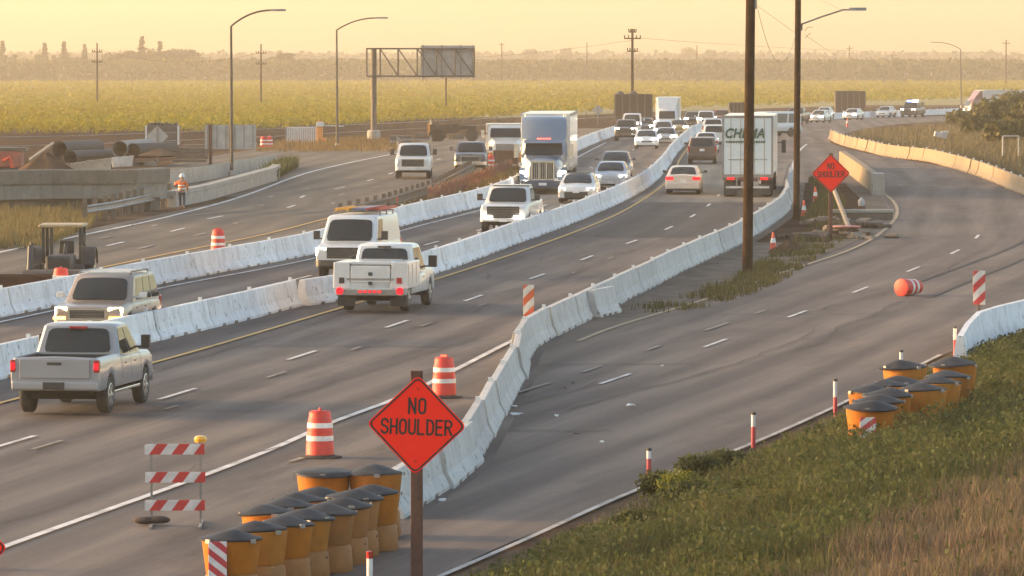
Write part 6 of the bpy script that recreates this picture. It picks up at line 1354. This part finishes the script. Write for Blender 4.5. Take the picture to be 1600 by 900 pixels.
X, Y = scatter(26000, lambda y: sl(y)+.3, lambda y: .118*y+2, 262, 505); cl = clump(X, Y, .22, 2); k = cl > .34; X, Y, cl = X[k], Y[k], cl[k]
o = blades('slope_grass', np.stack([X,Y,np.array([zf(b)+rs(a,b) for a,b in zip(X,Y)])],1), .5*(.4+cl), leafmat('grass_slope', [(.12,.10,.05),(.17,.13,.07),(.09,.085,.035),(.14,.11,.06)], .3), .6, .07); tag(o, 'dull dry grass on the slope beyond the ramp bend', 'grass', kind='stuff')
def shrub(name, c, rx, rz, n, m, label, sz=.3, group=None, stems=True):
    r = empty(name, c, 0, label, 'shrub', group); u = RNG.normal(size=(n,3)); u /= np.linalg.norm(u, axis=1)[:,None]; rad = RNG.random(n)**.45; L_ = .72+.28*np.sin(3.1*u[:,0]*2+u[:,2]*5)*np.cos(4*u[:,1]+1.3)
    p = u*(rad*L_)[:,None]*np.array([rx, rx*.8, rz]); p[:,2] = np.abs(p[:,2]+rz*.75); leaf_cloud('foliage', p, sz, m, r)
    mb = MB()
    for k in range(5): a = k*1.26; mb.tube([(0,0,-.1),(math.cos(a)*rx*.25, math.sin(a)*rx*.25, rz*.5),(math.cos(a)*rx*.55, math.sin(a)*rx*.5, rz*1.1)], [.06*rz,.045*rz,.02*rz], 5)
    mb.build('stem', M_wood, r); return r
Ls = leafmat('shrub_leaves', [(.065,.07,.022),(.11,.10,.03),(.15,.125,.04),(.085,.085,.028)], .25)
for i, (px, py, rx, rz, lb) in enumerate(((1525,226,1.7,1.2,'round green shrub on the slope left of the larger bushes'),(1552,222,2.3,1.9,'large green bush on the slope below the hazy semi'),(1584,214,2.6,2.1,'tallest green bush at the right picture edge on the slope'),(1612,232,2.5,1.9,'green bush cut off by the right picture edge'),(1500,206,1.8,1.0,'low far shrub left of the tallest bush'),(1570,240,2.0,1.2,'low spreading shrub in front of the large bushes'))):
    Yb = G(px, py).y; p = P(px, py, Yb); c = V3((p.x, Yb, zf(Yb)+max(0, rs(p.x, Yb))-.1)); shrub('bush', c, rx, rz, 2600, Ls, lb, .34, 'bushes on the slope')
g = G(1058, 782); c = V3((g.x, g.y, zf(g.y)+bankrise(g.x, g.y))); shrub('flowering_weed', c, .52, .34, 2200, leafmat('yellow_flower_leaves', [(.30,.27,.02),(.22,.22,.03),(.10,.12,.03),(.36,.32,.02)], .3), 'bushy weed with yellow flowers at the edge of the ramp', .055)
for px, py, rx, rz, lb in ((1030,778,.55,.34,'leafy weed clump overhanging the edge line left of the yellow flowers'),(1092,752,.60,.36,'leafy weed clump overhanging the edge line right of the yellow flowers'),(1135,738,.60,.30,'leafy weed clump beside the second flexible post'),(1250,742,.7,.30,'rounded weed clump on the bank between second and third flexible posts'),(1080,800,.7,.36,'tallest leafy weed clump below the yellow flowers'),(1000,835,.6,.26,'leafy weed clump low on the bank near the ramp edge'),(1500,700,.7,.30,'leafy weed clump right of the right barrel cluster'),(1105,820,.75,.32,'dark green weed clump in front of the yellow flowering one'),(1190,800,.7,.30,'dark green weed clump in the middle of the bank'),(1330,775,.8,.30,'dark weed clump on the bank below the right barrels'),(1420,770,.7,.26,'dark weed clump near the dry part of the bank'),(1560,640,.6,.30,'green weed clump right of the yellow barrels')):
    g = G(px, py); c = V3((g.x, g.y, zf(g.y)+bankrise(g.x, g.y)-.03)); shrub('weed_clump', c, rx, rz, 1900, Lw, lb, .075)
# debris beyond the ramp
o = MB().box(-.45,.5,-.3,.3,0,.4, Matrix.Rotation(R(14),4,'Y')).box(.1,.7,-.2,.3,.3,.5).build('debris_block', M_barrier_grey, bevel=.06, loc=P(1468,215,390)); tag(o, 'pale lump of debris on the slope beyond the gold barrier', 'debris')
pr = empty('pipe_frame', P(1567,236,330), 0, 'small pale pipe frame standing on the slope at the right edge', 'frame')
for x in (0, 1.0): MB().tube([(x,0,-.3),(x,0,.95)], .06, 6).build('upright', M_concrete, pr)
MB().tube([(0,0,.95),(1.0,0,.95)], .06, 6).build('crossbar', M_concrete, pr)
# distant trees above the orchard
def conifer(px, pyt, Y, wpx, label, tiers=12, pyb=96):
    s = FPX/Y; c = V3((P(px,90,Y).x, Y, -1.9)); h = P(px, pyt, Y).z+1.9; r = empty('conifer_tree', c, 0, label, 'tree', 'distant trees on the left horizon'); w = wpx/2/s
    MB().tube([(0,0,0),(0,0,h*.97)], [.35,.06], 6).build('trunk', M_wood, r); pts = []
    for k in range(tiers):
        t = k/(tiers-1); z = h*(.36+.62*t); rr = w*(1-t*.8)*random.uniform(.7,1.15)
        for j in range(7): 
            a = random.uniform(0, 6.28); m_ = RNG.random((26,1)); pts.append(np.hstack([np.cos(a)*rr*m_+RNG.normal(0,.16,(26,1)), np.sin(a)*rr*m_+RNG.normal(0,.16,(26,1)), z-rr*.18*m_+RNG.normal(0,.22,(26,1))]))
    leaf_cloud('crown', np.concatenate(pts), .65, leafmat('conifer_leaves', [(.03,.045,.018),(.05,.06,.025)], .1), r)
def broad(px, pyt, Y, wpx, label, n=900):
    s = FPX/Y; c = V3((P(px,90,Y).x, Y, -1.9)); h = P(px, pyt, Y).z+1.9; r = empty('broadleaf_tree', c, 0, label, 'tree', 'distant trees on the left horizon'); w = wpx/2/s
    mb = MB().tube([(0,0,0),(0,0,h*.6)], [.4,.2], 6)
    for k in range(4): a = k*1.6; mb.tube([(0,0,h*.4),(math.cos(a)*w*.5,math.sin(a)*w*.5,h*.75)], [.18,.06], 5)
    mb.build('trunk', M_wood, r); pts = []
    for k in range(9): q = RNG.normal(size=(n//9,3)); q /= np.linalg.norm(q, axis=1)[:,None]; q *= RNG.random((n//9,1))**.5; rad = w*random.uniform(.35,.55); pts.append(q*np.array([rad,rad,rad*.8])+np.array([random.uniform(-.6,.6)*w, random.uniform(-.5,.5)*w, h*random.uniform(.55,.88)]))
    leaf_cloud('crown', np.concatenate(pts), .95, leafmat('tree_leaves', [(.04,.05,.02),(.07,.075,.03)], .12), r)
for a in ((222,57,1900,26,'tallest conifer on the left horizon with a layered crown'),(250,66,1905,24,'smaller conifer right of the tallest one'),(4,65,1900,22,'conifer at the left picture edge'),(70,68,1900,22,'conifer left of the two others in the row'),(100,66,1900,24,'conifer in the middle of the left row'),(132,70,1900,20,'conifer just left of the field power pole')): conifer(*a[:4], a[4])
for a in ((178,82,1915,40,'low tree at the left end of the grove'),(196,80,1925,44,'spreading tree in the left part of the grove'),(216,78,1935,46,'spreading tree under the tallest conifer'),(246,77,1930,46,'spreading tree under the smaller conifer'),(276,77,1940,46,'spreading tree in the right part of the grove'),(300,79,1930,44,'spreading tree near the right end of the grove'),(440,84,1860,44,'low spreading tree below the broad pair'),(20,80,1930,14,'small round tree at the far left'),(60,82,1940,16,'round tree left of the conifer row'),(84,83,1940,16,'round tree below the conifer row'),(116,82,1940,16,'round tree in the conifer row'),(185,79,1930,26,'round tree left of the tallest conifer'),(205,77,1935,26,'round tree at the foot of the tallest conifer'),(236,76,1935,28,'round tree between the two conifers'),(265,75,1935,28,'round tree right of the smaller conifer'),(290,73,1940,24,'round tree right of the conifer group'),(312,82,1940,20,'low round tree ending the left grove'),
  (432,78,1850,26,'tree left of the second street lamp'),(448,77,1850,26,'tallest broad tree by the second street lamp'),(472,90,1870,20,'lower tree right of the broad pair'),(555,90,1950,20,'low tree behind the gantry column'),(398,88,1950,18,'low tree right of the first street lamp')): broad(*a[:4], a[4])
for a in ((830,74,2700,30,'hazy far tree left of the central pole'),(885,73,2700,26,'second hazy far tree left of the central pole'),(1078,72,2700,34,'hazy far tree right of the central pole'),(1110,76,2700,26,'second hazy far tree right of the central pole')): broad(*a[:4], a[4])
